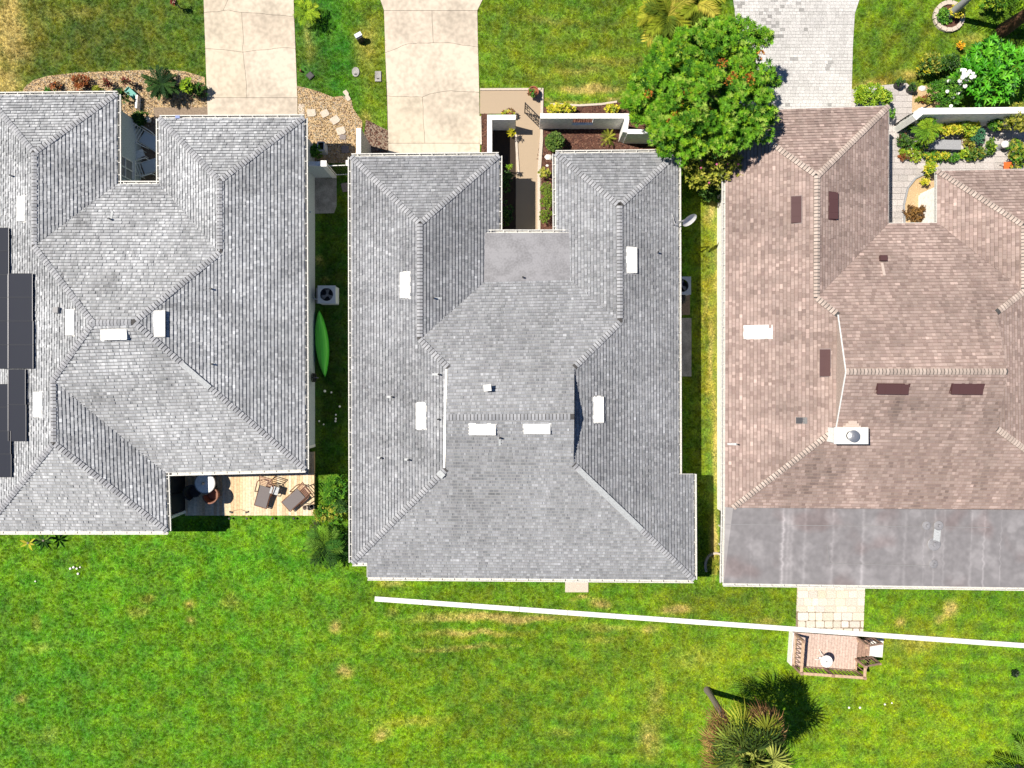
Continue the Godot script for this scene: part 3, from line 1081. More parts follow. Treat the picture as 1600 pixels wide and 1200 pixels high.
# low metal vent hood that lies on a slope: w along the eave, l up the slope
func roof_hood(called: String, parent: Node3D, pl: Vector3, px: float, py: float, w: float, l: float, h: float, m: String) -> void:
	var c := R(pl, px, py)
	var up := Vector3(pl.x, pl.x * pl.x + pl.y * pl.y, pl.y).normalized()
	var n := Vector3(-pl.x, 1.0, -pl.y).normalized()
	var u := up.cross(n).normalized()
	var mb := MB.new()
	var a := u * w * 0.5
	var b := up * l * 0.5
	# open lip at the lower edge, wedge shape, flat flange round it
	var t := n * h
	var lo := n * h * 0.35
	mb.quad(c - a - b + t, c + a - b + t, c + a + b + lo, c - a + b + lo, n)
	mb.quad(c - a - b + t, c + a - b + t, c + a - b + t * 0.45, c - a - b + t * 0.45, -up)
	mb.quad(c - a + b + lo, c + a + b + lo, c + a + b, c - a + b, up)
	for k in [1.0, -1.0]:
		mb.quad(c + a * k - b + t, c + a * k + b + lo, c + a * k + b, c + a * k - b, u * k)
	mb.quad(c - a * 1.08 - b * 1.05 + n * 0.035, c + a * 1.08 - b * 1.05 + n * 0.035, c + a * 1.08 + b * 1.15 + n * 0.035, c - a * 1.08 + b * 1.15 + n * 0.035, n)
	var o := put(called, mb, M[m], parent)
	mb = MB.new()
	mb.quad(c - a * 0.97 - b * 0.99 + t * 0.46, c + a * 0.97 - b * 0.99 + t * 0.46, c + a * 0.97 - b * 0.99 + n * 0.03, c - a * 0.97 - b * 0.99 + n * 0.03, -up)
	put("vent_slot", mb, M.black, o)
	mb = MB.new()
	for k in [-0.5, 0.5]:
		mb.bar(c + a * k - b * 0.98 + t * 1.02, c + a * k + b * 0.98 + lo * 1.04, 0.018, 0.012)
	put("seam", mb, M.trim if m == "white_metal" else M[m], o)


func vent_pipe(parent: Node3D, pl: Vector3, px: float, py: float, h := 0.3, r := 0.035, streak := 0.4) -> void:
	var c := R(pl, px, py)
	var n := Vector3(-pl.x, 1.0, -pl.y).normalized()
	var up := Vector3(pl.x, pl.x * pl.x + pl.y * pl.y, pl.y).normalized()
	var mb := MB.new()
	mb.tube([c - Vector3.UP * 0.05, c + Vector3.UP * h], [r, r], 8, false)
	var o := put("vent_pipe", mb, M.pipe, parent)
	mb = MB.new()
	mb.lathe(c + Vector3.UP * (h - 0.01), [[r * 0.95, 0.0], [0.0, 0.0]], 8)
	put("opening", mb, M.black, o)
	if streak > 0.0:
		mb = MB.new()
		var u := up.cross(n).normalized() * 0.05
		mb.quad(c - u + n * 0.045, c + u + n * 0.045, c + u * 0.9 - up * streak + n * 0.05, c - u * 0.9 - up * streak + n * 0.05, n)
		put("pipe_flashing", mb, M.flashing, o)


func roof_sheet(called: String, parent: Node3D, f: Array, lift: float, m: String) -> void:
	var flat := PackedVector2Array()
	for q: Vector3 in f:
		flat.append(Vector2(q.x, q.z))
	var ix := Geometry2D.triangulate_polygon(flat)
	var mb := MB.new()
	var l := Vector3.UP * lift
	for i in range(0, ix.size(), 3):
		mb.triw(f[ix[i]] + l, f[ix[i + 1]] + l, f[ix[i + 2]] + l, Vector3.UP)
	put(called, mb, M[m], parent)


func pick(v: Dictionary, names: String) -> Array:
	var out := []
	for k in names.split(" "):
		out.append(v[k])
	return out


func flat_of(list: Array) -> PackedVector2Array:
	var out := PackedVector2Array()
	for q: Vector3 in list:
		out.append(Vector2(q.x, q.z))
	if Geometry2D.is_polygon_clockwise(out):
		out.reverse()
	return out


# faces: each a list of corner names; caps: each [from, to, face, face]; returns the planes
func build_roof(h: Node3D, v: Dictionary, faces: Array, caps: Array, look: Dictionary, weather: Array) -> Array:
	# stains and bleached spots: place in the survey, half-widths, strength
	look.marks = []
	for w in weather:
		var q := P(w[0], w[1], 3.6)
		look.marks.append([q.x, q.z, w[2] * 0.028, w[3] * 0.028, w[4]])
	var planes := []
	var roof := group_part("roof", h)
	var mb := MB.new()
	for f: String in faces:
		var pts := pick(v, f)
		var pl := plane_of(pts)
		planes.append(pl)
		roof_sheet("roof_deck", roof, pts, -0.004, look.deck)
		lay_shingles(mb, pts, pl, look)
	put("shingles", mb, M.shingle, roof, Vector3.ZERO, "stuff")
	var left := 300
	var rest := MB.new()
	for c in caps:
		left = lay_caps(roof, v[c[0]], v[c[1]], planes[c[2]], planes[c[3]], look.caps, left, rest)
	if rest.v.size():
		put("ridge_shingles", rest, M.shingle, roof, Vector3.ZERO, "stuff")
	return planes


func edges(h: Node3D, v: Dictionary, ring: String, gutters: String, skip := "") -> void:
	var ks := ring.split(" ")
	var fl := PackedVector2Array()
	for k in ks:
		fl.append(Vector2(v[k].x, v[k].z))
	var cw := Geometry2D.is_polygon_clockwise(fl)
	for i in ks.size():
		var a: Vector3 = v[ks[i]]
		var b: Vector3 = v[ks[(i + 1) % ks.size()]]
		var e := b - a
		var o := Vector3(e.z, 0, -e.x) * (-1.0 if cw else 1.0)
		var key := ks[i] + "-" + ks[(i + 1) % ks.size()]
		if skip.contains(key):
			continue
		fascia(h, a, b, o)
		if gutters.contains(key):
			gutter(h, a, b, o)


func gable(h: Node3D, a: Vector3, b: Vector3, peak: Vector3, m: String, toward: float, rake := true) -> void:
	var mb := MB.new()
	var t := Vector3(toward * 0.02, 0, 0)
	mb.triw(a + t - Vector3.UP * 0.05, b + t - Vector3.UP * 0.05, peak + t, Vector3(toward, 0, 0))
	put("gable_wall", mb, M[m], h)
	if rake:
		mb = MB.new()
		for e: Vector3 in [a, b]:
			mb.bar(e + t * 2.0 + Vector3.UP * 0.05, peak + t * 2.0 + Vector3.UP * 0.04, 0.11, 0.05)
		put("rake_trim", mb, M.trim, h)


func strip_on(parent: Node3D, a: Vector3, b: Vector3, w: float, lift: float, m: String) -> void:
	var mb := MB.new()
	mb.bar(a + Vector3.UP * lift, b + Vector3.UP * lift, w, 0.03)
	put("hip_flashing", mb, M[m], parent)


func middle_house() -> void:
	rng.seed = 101
	var h := thing("house", "middle house with grey-violet shingle roof and a small gable at each ridge end", "house", Vector3.ZERO)
	var v := {
		"A": Vector3(-7.244, 2.717, -10.238), "B": Vector3(-0.597, 2.721, -10.294), "C": Vector3(-0.6, 2.721, -6.805), "D": Vector3(1.99, 2.724, -6.804), "E": Vector3(1.969, 2.723, -10.38),
		"F": Vector3(7.46, 2.714, -10.441), "G": Vector3(7.5, 2.72, 4.066), "H": Vector3(8.22, 2.5, 4.094), "I": Vector3(8.244, 2.499, 8.882), "J": Vector3(-6.562, 2.499, 8.759), "K": Vector3(-6.516, 2.725, 8.044), "L": Vector3(-7.205, 2.721, 8.053),
		"R1": Vector3(-4.021, 3.749, -6.977), "R2": Vector3(-4.02, 3.747, -1.943), "R3": Vector3(-2.745, 4.157, -0.699), "R4": Vector3(-2.842, 4.123, 3.665), "R5": Vector3(-2.773, 4.839, 1.404), "R6": Vector3(4.711, 3.557, -7.807), "R7": Vector3(4.734, 3.556, -2.711),
		"R8": Vector3(2.673, 4.19, -0.711), "R9": Vector3(2.648, 4.202, 3.458), "R10": Vector3(2.609, 4.864, 1.37), "f1": Vector3(-1.224, 2.908, -6.765), "f2": Vector3(-1.26, 2.919, -4.549), "f3": Vector3(2.602, 2.909, -4.657), "f4": Vector3(2.561, 2.899, -6.768)}
	var look := {"course": 0.137, "tab": [0.08, 0.18], "cols": [Color(0.26, 0.271, 0.294), Color(0.295, 0.307, 0.331), Color(0.225, 0.235, 0.255), Color(0.33, 0.342, 0.366), Color(0.275, 0.284, 0.305)], "vary": 0.11, "pale": 0.025, "thick": 0.045, "gap": 0.032, "blotch": 0.22, "streak": 0.14, "caps": "cap_grey", "deck": "underlay"}
	var faces := ["A L R4 R3 R2 R1", "A B R1", "B C f1 f2 R2 R1", "E F R6", "E D f4 f3 R7 R6", "F G H I R9 R8 R7 R6", "L K J I R9 R10 R5 R4", "f2 f3 R7 R8 R10 R5 R3 R2"]
	var pl := build_roof(h, v, faces, [["A", "R1", 0, 1], ["B", "R1", 1, 2], ["R1", "R2", 0, 2], ["R2", "R3", 0, 7], ["E", "R6", 3, 4], ["F", "R6", 3, 5], ["R6", "R7", 4, 5], ["R7", "R8", 5, 7], ["R5", "R10", 6, 7], ["L", "R4", 0, 6], ["I", "R9", 5, 6]], look, [[735, 720, 30, 90, -0.16], [620, 690, 60, 14, -0.16], [600, 620, 50, 10, -0.14], [1000, 620, 40, 80, 0.07], [930, 740, 30, 40, -0.12], [690, 280, 60, 40, -0.08], [600, 720, 70, 9, -0.14], [630, 800, 60, 50, 0.06], [760, 800, 60, 70, -0.1], [960, 480, 30, 60, -0.08], [590, 420, 30, 80, 0.07], [700, 430, 40, 70, -0.12], [920, 280, 40, 30, -0.08], [680, 655, 16, 60, 0.14]])
	roof_sheet("flat_roof", h, pick(v, "f1 f2 f3 f4"), 0.03, "membrane")
	var mb := MB.new()
	for s in [[759, 393, 887, 394], [759, 423, 887, 424]]:
		mb.bar(P(s[0], s[1], 2.94), P(s[2], s[3], 2.94), 0.08, 0.012)
	put("membrane_seam", mb, M.membrane, h)
	edges(h, v, "A B C f1 f4 D E F G H I J K L", "A-B B-C f1-f4 D-E E-F F-G H-I I-J K-L L-A")
	gable(h, v.R3, v.R4, v.R5, "stucco", -1.0, false)
	gable(h, v.R8, v.R9, v.R10, "stucco", 1.0, false)
	strip_on(h, v.R3 + Vector3(-0.08, 0, 0.05), v.R4 + Vector3(-0.08, 0, -0.05), 0.1, 0.03, "white_metal")
	strip_on(h, v.R9.lerp(v.I, 0.04), v.R9.lerp(v.I, 0.55), 0.24, 0.085, "flashing")
	strip_on(h, v.R4.lerp(v.L, 0.03), v.R4.lerp(v.L, 0.07), 0.32, 0.09, "flashing")
	house_walls(h, flat_of(pick(v, "A B C D E F G H I J K L")), 0.42, 2.6, "stucco")
	for q in [[634, 446, 0, 1.12, 0.42], [659, 650, 0, 1.12, 0.42], [986, 407, 5, 1.12, 0.44], [934, 640, 5, 1.12, 0.44], [754, 670, 6, 1.12, 0.46], [839, 669, 6, 1.12, 0.42]]:
		roof_hood("roof_vent", h, pl[q[2]], q[0], q[1], q[3], q[4], 0.16, "white_metal")
	for q in [[613, 620, 0, 0.25], [596, 715, 0, 0.2], [639, 718, 0, 0.2], [686, 585, 0, 0.3], [685, 655, 0, 0.0], [678, 466, 2, 0.35], [781, 684, 6, 0.35], [1027, 395, 5, 0.1], [817, 434, 7, 0.0]]:
		vent_pipe(h, pl[q[2]], q[0], q[1], 0.26, 0.04, q[3])
	# the larger square flue on the front slope
	var c := R(pl[7], 762, 606)
	mb = MB.new()
	mb.box(Transform3D(Basis(Vector3.UP, 0.1), c + Vector3.UP * 0.14), Vector3(0.24, 0.34, 0.2))
	var flue := put("roof_flue", mb, M.white_metal, h)
	mb = MB.new()
	mb.box(Transform3D(Basis(Vector3.UP, 0.1), c + Vector3.UP * 0.34), Vector3(0.32, 0.05, 0.28))
	put("cap", mb, M.white_metal, flue)
	# satellite dish at the east eave
	var at := R(pl[5], 1052, 352)
	var dish := thing("satellite_dish", "white satellite dish on a short mast at the east eave of the middle house", "satellite dish", at)
	mb = MB.new()
	mb.tube([Vector3(0, 0, 0), Vector3(0.05, 0.35, -0.02), Vector3(0.38, 0.62, -0.1)], [0.025, 0.025, 0.025], 7)
	put("mast", mb, M.steel, dish)
	mb = MB.new()
	var bs := Basis.looking_at(Vector3(0.35, -0.55, -0.8), Vector3.UP)
	bs = Basis(Vector3(0.8, 0.1, -0.52).normalized(), Vector3(0.36, 0.55, 0.75).normalized(), Vector3(0.5, -0.82, 0.3).normalized()).orthonormalized()
	var rings := 5
	for i in rings:
		for k in 20:
			var p := []
			for q in [[i, k], [i + 1, k], [i + 1, k + 1], [i, k + 1]]:
				var rr: float = q[0] / float(rings)
				var a: float = TAU * q[1] / 20.0
				p.append(Vector3(0.5, 0.72, -0.12) + bs * Vector3(cos(a) * rr * 0.36, rr * rr * 0.1, sin(a) * rr * 0.3))
			mb.quad(p[0], p[1], p[2], p[3], bs.y)
	put("reflector", mb, M.white_metal, dish)
	mb = MB.new()
	mb.tube([Vector3(0.4, 0.6, -0.1), Vector3(0.0, 0.68, 0.12)], [0.018, 0.018], 6)
	mb.cube(Vector3(-0.03, 0.7, 0.13), Vector3(0.1, 0.08, 0.08))
	put("feed_arm", mb, M.steel, dish)
	mb = MB.new()
	mb.tube([Vector3(0.02, 0.2, -0.02), Vector3(-0.06, 0.12, -0.45)], [0.015, 0.015], 6)
	put("brace", mb, M.steel, dish)


func left_house() -> void:
	rng.seed = 202
	var h := thing("house", "left house with light grey shingle roof, solar panels and a narrow entry court", "house", Vector3.ZERO)
	var v := {
		"A": Vector3(-23.693, 2.7, -13.013), "B": Vector3(-17.814, 2.698, -13.072), "C": Vector3(-17.793, 2.702, -9.005), "D": Vector3(-15.893, 2.7, -9.007), "E": Vector3(-15.905, 2.701, -11.974), "F": Vector3(-9.379, 2.7, -12.004), "G": Vector3(-9.324, 2.692, 3.841),
		"H": Vector3(-15.621, 2.707, 3.992), "I": Vector3(-15.533, 2.708, 6.633), "J": Vector3(-23.834, 2.693, 6.638), "R1": Vector3(-20.898, 3.637, -10.111), "R2": Vector3(-20.894, 3.647, -6.011), "R3": Vector3(-17.69, 4.722, -2.581), "R4": Vector3(-15.954, 4.713, -2.605),
		"R5": Vector3(-12.753, 3.732, -8.852), "R6": Vector3(-12.741, 3.73, -5.721), "R7": Vector3(-19.833, 4.011, -0.162), "R8": Vector3(-19.793, 4.03, 2.545)}
	var look := {"course": 0.14, "tab": [0.08, 0.18], "cols": [Color(0.35, 0.365, 0.387), Color(0.40, 0.415, 0.438), Color(0.295, 0.308, 0.328), Color(0.455, 0.47, 0.492), Color(0.37, 0.385, 0.408)], "vary": 0.14, "pale": 0.045, "thick": 0.051, "gap": 0.035, "blotch": 0.32, "streak": 0.12, "caps": "cap_grey", "deck": "underlay"}
	var faces := ["A B R1", "B C R2 R1", "C D R6 R4 R3 R2", "E D R6 R5", "E F R5", "F G R4 R6 R5", "G H R7 R3 R4", "H I R8 R7", "I J R8", "A J R8 R7 R3 R2 R1"]
	var pl := build_roof(h, v, faces, [["A", "R1", 9, 0], ["B", "R1", 0, 1], ["R1", "R2", 1, 9], ["R2", "R3", 2, 9], ["R3", "R4", 2, 6], ["E", "R5", 3, 4], ["F", "R5", 4, 5], ["R5", "R6", 3, 5], ["R6", "R4", 2, 5], ["G", "R4", 5, 6], ["R7", "R3", 9, 6], ["R7", "R8", 9, 7], ["I", "R8", 7, 8], ["J", "R8", 8, 9]], look, [[125, 340, 16, 26, -0.28], [255, 310, 16, 12, -0.22], [120, 690, 28, 12, -0.28], [235, 770, 16, 10, -0.28], [350, 335, 18, 14, -0.2], [300, 482, 60, 8, -0.25], [95, 260, 22, 18, -0.15], [175, 440, 25, 20, -0.16], [350, 215, 40, 14, -0.2], [440, 560, 30, 60, 0.08], [110, 360, 20, 14, -0.2], [150, 620, 40, 12, -0.18], [90, 200, 30, 20, -0.12], [215, 350, 30, 14, -0.14], [20, 300, 20, 60, 0.1], [295, 250, 20, 60, 0.12], [200, 700, 20, 14, -0.2]])
	edges(h, v, "A B C D E F G H I J", "A-B B-C C-D D-E E-F F-G G-H H-I I-J")
	strip_on(h, v.R4.lerp(v.G, 0.27), v.R4.lerp(v.G, 0.43), 0.22, 0.085, "flashing")
	# walls: the east wall stops at the porch, the south-west wing's porch wall is dark screen
	var ring := flat_of(pick(v, "A B C D E F G H I J"))
	keep_clear(ring)
	var wl := [[-23.3, -12.65, -18.2, -12.65], [-18.2, -12.65, -18.2, -8.6], [-18.2, -8.6, -15.5, -8.6], [-15.5, -8.6, -15.5, -11.6], [-15.5, -11.6, -9.72, -11.6], [-9.72, -11.6, -9.72, 3.0], [-9.72, 2.9, -16.0, 2.9], [-23.4, 6.2, -23.4, -12.65]]
	for w in wl:
		var mb := MB.new()
		mb.bar(Vector3(w[0], 1.25, w[1]), Vector3(w[2], 1.25, w[3]), 0.18, 2.6)
		put("wall", mb, M.blue_stucco, h)
	var mb := MB.new()
	mb.bar(Vector3(-15.95, 1.25, 2.9), Vector3(-15.95, 1.25, 6.1), 0.06, 2.5)
	mb.bar(Vector3(-15.95, 1.25, 6.2), Vector3(-23.4, 1.25, 6.2), 0.06, 2.5)
	put("porch_screen", mb, M.dark_screen, h)
	mb = MB.new()
	for z in [2.95, 4.1, 5.2]:
		mb.bar(Vector3(-15.9, 0.0, z), Vector3(-15.9, 2.5, z), 0.05, 0.05)
	put("screen_frame", mb, M.iron, h)
	for q in [Vector3(-15.9, 0, 6.2), Vector3(-9.68, 0, 3.0)]:
		mb = MB.new()
		mb.bar(q, q + Vector3.UP * 2.6, 0.13, 0.13)
		put("corner_post", mb, M.white_paint, h)
	# window on the entry court
	var win := group_part("window", h)
	mb = MB.new()
	mb.cube(Vector3(-18.1, 1.55, -10.1), Vector3(0.04, 1.2, 0.85))
	put("pane", mb, M.pipe, win)
	mb = MB.new()
	for z in [-10.55, -10.1, -9.65]:
		mb.cube(Vector3(-18.07, 1.55, z), Vector3(0.07, 1.28, 0.05))
	for y in [0.93, 1.55, 2.17]:
		mb.cube(Vector3(-18.07, y, -10.1), Vector3(0.068, 0.05, 0.96))
	put("frame", mb, M.white_paint, win)
	mb = MB.new()
	mb.cube(Vector3(-18.04, 0.87, -10.1), Vector3(0.16, 0.06, 1.05))
	put("sill", mb, M.white_paint, win)
	for q in [[37, 327, 9, 1.1, 0.3], [113, 504, 9, 1.1, 0.33], [63, 632, 9, 1.1, 0.33], [250, 506, 5, 1.1, 0.45], [180, 522, 6, 1.1, 0.42]]:
		roof_hood("roof_vent", h, pl[q[2]], q[0], q[1], q[3], q[4], 0.2, "white_metal")
	for q in [[174, 343, 2, 0.4], [21, 276, 9, 0.0], [332, 452, 5, 0.1], [333, 569, 5, 0.1]]:
		vent_pipe(h, pl[q[2]], q[0], q[1], 0.24, 0.04, q[3])
	mb = MB.new()
	mb.cube(R(pl[9], 92, 485) + Vector3.UP * 0.12, Vector3(0.2, 0.25, 0.24))
	put("roof_flue", mb, M.pipe, h)
	mb = MB.new()
	mb.tube([Vector3(-9.55, 1.25, -8.1), Vector3(-9.45, 1.25, -8.1)], [0.05, 0.05], 8)
	mb.cube(Vector3(-9.58, 1.9, -4.0), Vector3(0.1, 0.25, 0.2))
	put("meter_box", mb, M.ac_grey, h)
	# solar panels on the west slope, each one lifted off
	var spec := [[-18, 376, 0], [-18, 413, 0], [-18, 449, 0], [-18, 485, 0], [-18, 520, 0], [-18, 556, 0], [19, 376, 1], [38, 449, 1], [38, 485, 1], [38, 520, 1], [38, 556, 1], [-1, 449, 2], [-1, 485, 2], [-1, 520, 2], [-1, 556, 2], [-1, 395, 2]]
	var pv := [[0, 357, 19, 393], [0, 393, 19, 430], [0, 430, 18, 466], [0, 466, 18, 502], [0, 502, 18, 539], [0, 539, 18, 576], [18, 428, 56, 465], [18, 465, 56, 502], [18, 502, 57, 539], [18, 539, 57, 576], [18, 577, 45, 632], [18, 632, 46, 689], [-20, 600, 18, 636], [-20, 636, 18, 673], [-20, 673, 22, 709], [-20, 709, 23, 745]]
	var word := ["topmost", "second", "third", "fourth", "fifth", "sixth"]
	for i in pv.size():
		var q = pv[i]
		var x0: float = -20.0 if q[0] == 0 else q[0]
		var lab: String
		if i < 6: lab = "%s dark solar panel in the column at the left picture edge, above the pale gap" % word[i]
		elif i < 10: lab = "%s of four dark solar panels in the column right of the edge column" % word[i - 6]
		elif i < 12: lab = "%s of the two upright solar panels below the column of four" % (["upper", "lower"][i - 10])
		else: lab = "%s of the lower solar panels at the left edge, below the pale gap" % word[i - 12]
		var n := Vector3(-pl[9].x, 1.0, -pl[9].y).normalized()
		var lift := n * 0.14
		var cs := [R(pl[9], x0 + 0.2, q[1] + 0.2), R(pl[9], q[2] - 0.2, q[1] + 0.2), R(pl[9], q[2] - 0.2, q[3] - 0.2), R(pl[9], x0 + 0.2, q[3] - 0.2)]
		var mid: Vector3 = (cs[0] + cs[2]) * 0.5
		var o := thing("solar_module", lab, "solar panel", mid, "solar panels on the left roof")
		var f := MB.new()
		for k in 4:
			var a: Vector3 = cs[k] - mid + lift
			var b: Vector3 = cs[(k + 1) % 4] - mid + lift
			f.bar(a, b, 0.014, 0.045)
		put("frame", f, M.solar_frame, o)
		f = MB.new()
		f.quad(cs[0] - mid + lift, cs[1] - mid + lift, cs[2] - mid + lift, cs[3] - mid + lift, n)
		f.quad(cs[0] - mid + lift * 0.8, cs[1] - mid + lift * 0.8, cs[2] - mid + lift * 0.8, cs[3] - mid + lift * 0.8, -n)
		put("glass", f, M.solar_glass, o)
	# a little solar light clipped to the gutter
	var sl := thing("solar_light", "tiny blue solar light clipped to the gutter of the left house's garage wing", "solar light", P(278, 183, 2.75))
	mb = MB.new()
	mb.cube(Vector3(0, 0.03, 0), Vector3(0.2, 0.03, 0.13))
	put("solar_cell", mb, M.blue_cell, sl)
	mb = MB.new()
	mb.cube(Vector3(0.14, 0.0, 0.01), Vector3(0.09, 0.06, 0.07))
	put("lamp_head", mb, M.black, sl)


func right_house() -> void:
	rng.seed = 303
	var h := thing("house", "right house with brown shingle roof, white chimney and grey membrane roof at the rear", "house", Vector3.ZERO)
	var v := {
		"A": Vector3(9.626, 2.701, -12.292), "B": Vector3(16.974, 2.701, -12.523), "C": Vector3(16.962, 2.696, -7.239), "D": Vector3(19.156, 2.699, -7.261), "E": Vector3(19.164, 2.699, -9.609), "F": Vector3(27.194, 2.702, -9.752), "m1": Vector3(9.599, 2.701, 5.54), "m2": Vector3(27.128, 2.762, 5.702),
		"R1": Vector3(13.15, 4.098, -8.968), "R2": Vector3(13.134, 4.094, -3.707), "R3": Vector3(13.913, 4.404, -2.947), "R4": Vector3(13.838, 4.376, 1.899), "R5": Vector3(13.799, 5.383, -0.512), "R6": Vector3(20.435, 5.421, -0.513), "R7": Vector3(22.129, 4.015, -6.834), "R8": Vector3(22.134, 4.021, -4.016),
		"R9": Vector3(20.674, 4.4, -3.052), "R10": Vector3(20.689, 4.409, 1.912), "k1": Vector3(9.913, 2.826, 5.551), "k2": Vector3(26.667, 2.881, 5.645),
		"M3": Vector3(27.13, 2.6, 9.26), "M4": Vector3(9.56, 2.6, 9.0)}
	var look := {"course": 0.142, "tab": [0.12, 0.22], "cols": [Color(0.31, 0.235, 0.212), Color(0.345, 0.263, 0.237), Color(0.27, 0.2, 0.18), Color(0.375, 0.29, 0.262)], "vary": 0.1, "pale": 0.03, "thick": 0.036, "gap": 0.028, "blotch": 0.24, "streak": 0.24, "caps": "cap_brown", "deck": "brown_underlay"}
	var faces := ["A B R1", "A m1 k1 R4 R3 R2 R1", "B C R2 R1", "C D R8 R9 R6 R5 R3 R2", "E D R8 R7", "E F R7", "F m2 k2 R10 R9 R8 R7", "k1 k2 R10 R6 R5 R4"]
	var pl := build_roof(h, v, faces, [["A", "R1", 0, 1], ["B", "R1", 0, 2], ["R1", "R2", 1, 2], ["R2", "R3", 1, 3], ["R5", "R6", 3, 7], ["k1", "R4", 1, 7], ["E", "R7", 4, 5], ["R7", "R8", 4, 6], ["R8", "R9", 3, 6], ["k2", "R10", 6, 7]], look, [[1290, 742, 42, 36, -0.26], [1375, 725, 26, 36, -0.2], [1335, 745, 8, 60, 0.32], [1470, 635, 110, 22, -0.16], [1375, 640, 40, 26, -0.16], [1330, 420, 40, 60, -0.1], [1180, 392, 70, 8, -0.12], [1230, 240, 40, 40, 0.06], [1300, 240, 50, 20, -0.1], [1500, 760, 80, 30, -0.1], [1285, 620, 22, 60, 0.12], [1150, 600, 16, 200, 0.05], [1215, 640, 40, 10, -0.12], [1430, 560, 90, 10, 0.14], [1490, 480, 70, 40, -0.08], [1180, 760, 50, 14, -0.08]])
	roof_sheet("flat_roof", h, [v.m1 + Vector3(0, 0.03, 0), v.k1 + Vector3(0, 0.02, 0), v.k2, v.m2, v.M3, v.M4], 0.03, "old_membrane")
	var fp := plane_of([v.k1, v.k2, v.M3, v.M4])
	var mb := MB.new()
	var seams := [[1133, 819, 1440, 823], [1475, 823, 1545, 824], [1292, 850, 1296, 880], [1296, 880, 1455, 884]]
	for s in seams:
		mb.bar(R(fp, s[0], s[1]) + Vector3.UP * 0.035, R(fp, s[2], s[3]) + Vector3.UP * 0.035, 0.022, 0.012)
	put("membrane_seam", mb, M.pipe, h)
	for q in [[1447, 821, 0.2], [1466, 821, 0.22], [1459, 850, 0.3], [1458, 881, 0.2]]:
		mb = MB.new()
		mb.lathe(R(fp, q[0], q[1]) + Vector3.UP * 0.035, [[q[2], 0.0], [q[2] * 0.9, 0.02], [q[2] * 0.35, 0.035], [q[2] * 0.3, 0.1], [0.0, 0.1]], 14)
		put("roof_patch", mb, M.membrane, h)
	mb = MB.new()
	mb.bar(R(fp, 1464, 826) + Vector3.UP * 0.04, R(fp, 1462, 848) + Vector3.UP * 0.04, 0.3, 0.02)
	put("roof_patch", mb, M.flashing, h)
	edges(h, v, "A B C D E F m2 M3 M4 m1", "M3-M4 M4-m1 m1-A", "F-m2 m2-M3")
	gable(h, v.R3, v.R4, v.R5, "gable_pink", -1.0, false)
	gable(h, v.R9, v.R10, v.R6, "stucco", 1.0, false)
	strip_on(h, v.R3 + Vector3(-0.02, 0, 0.0), v.R5 + Vector3(-0.02, -0.03, 0), 0.05, 0.05, "white_metal")
	strip_on(h, v.R4 + Vector3(-0.02, 0, 0.0), v.R5 + Vector3(-0.02, -0.03, 0), 0.05, 0.05, "white_metal")
	# walls; the rear porch is screened
	var x0 := 10.12
	var wl := [[x0, -11.9, x0, 6.1], [x0, -11.95, 16.6, -12.1], [16.6, -12.1, 16.6, -6.85], [16.6, -6.85, 19.93, -6.85], [19.93, -6.85, 19.93, -9.2], [19.93, -9.2, 27.0, -9.35], [x0, 5.6, 27.0, 5.6]]
	for w in wl:
		mb = MB.new()
		mb.bar(Vector3(w[0], 1.25, w[1]), Vector3(w[2], 1.25, w[3]), 0.18, 2.6)
		put("wall", mb, M.stucco, h)
	keep_clear(flat_of(pick(v, "A B C D E F m2 M3 M4 m1")))
	mb = MB.new()
	mb.bar(Vector3(x0 + 0.05, 1.2, 6.1), Vector3(x0 + 0.05, 1.2, 8.7), 0.05, 2.4)
	mb.bar(Vector3(x0, 1.2, 8.75), Vector3(27.0, 1.2, 8.95), 0.05, 2.4)
	put("porch_screen", mb, M.dark_screen, h)
	mb = MB.new()
	for z in [6.9, 7.8, 8.72]:
		mb.bar(Vector3(x0, 0, z), Vector3(x0, 2.5, z), 0.07, 0.07)
	put("screen_frame", mb, M.trim, h)
	for q in [[1244, 328, 1, 1.15, 0.42], [1300, 322, 2, 1.15, 0.4], [1289, 567, 1, 1.15, 0.42], [1394, 607, 7, 1.3, 0.42], [1510, 607, 7, 1.3, 0.42]]:
		roof_hood("roof_vent", h, pl[q[2]], q[0], q[1], q[3], q[4], 0.15, "brown_metal")
	roof_hood("skylight", h, pl[1], 1183, 519, 0.58, 1.12, 0.09, "white_metal")
	roof_hood("roof_vent", h, pl[1], 1252, 657, 0.26, 0.42, 0.06, "solar_glass")
	mb = MB.new()
	var c := R(pl[3], 1378, 404)
	mb.box(Transform3D(Basis(Vector3.UP, 0.0), c + Vector3.UP * 0.12), Vector3(0.3, 0.16, 0.24))
	var flue := put("roof_flue", mb, M.brown_metal, h)
	mb = MB.new()
	mb.bar(R(pl[3], 1377, 411) + Vector3.UP * 0.05, R(pl[3], 1381, 431) + Vector3.UP * 0.05, 0.11, 0.03)
	put("pipe_flashing", mb, M.cap_brown3, flue)
	vent_pipe(h, pl[1], 1151, 694, 0.24, 0.035, 0.4)
	# chimney
	var ch := group_part("chimney", h)
	c = P(1331, 681, 5.1)
	var y0 := 3.4
	mb = MB.new()
	mb.cube(Vector3(c.x, (y0 + 4.95) * 0.5, c.z), Vector3(1.28, 4.95 - y0, 0.62))
	put("stack", mb, M.white_paint, ch)
	mb = MB.new()
	mb.cube(Vector3(c.x + 0.02, 4.98, c.z), Vector3(1.42, 0.08, 0.7))
	put("cap", mb, M.white_metal, ch)
	mb = MB.new()
	mb.lathe(Vector3(c.x, 5.02, c.z), [[0.2, 0.0], [0.2, 0.22]], 20)
	put("flue", mb, M.black, ch)
	mb = MB.new()
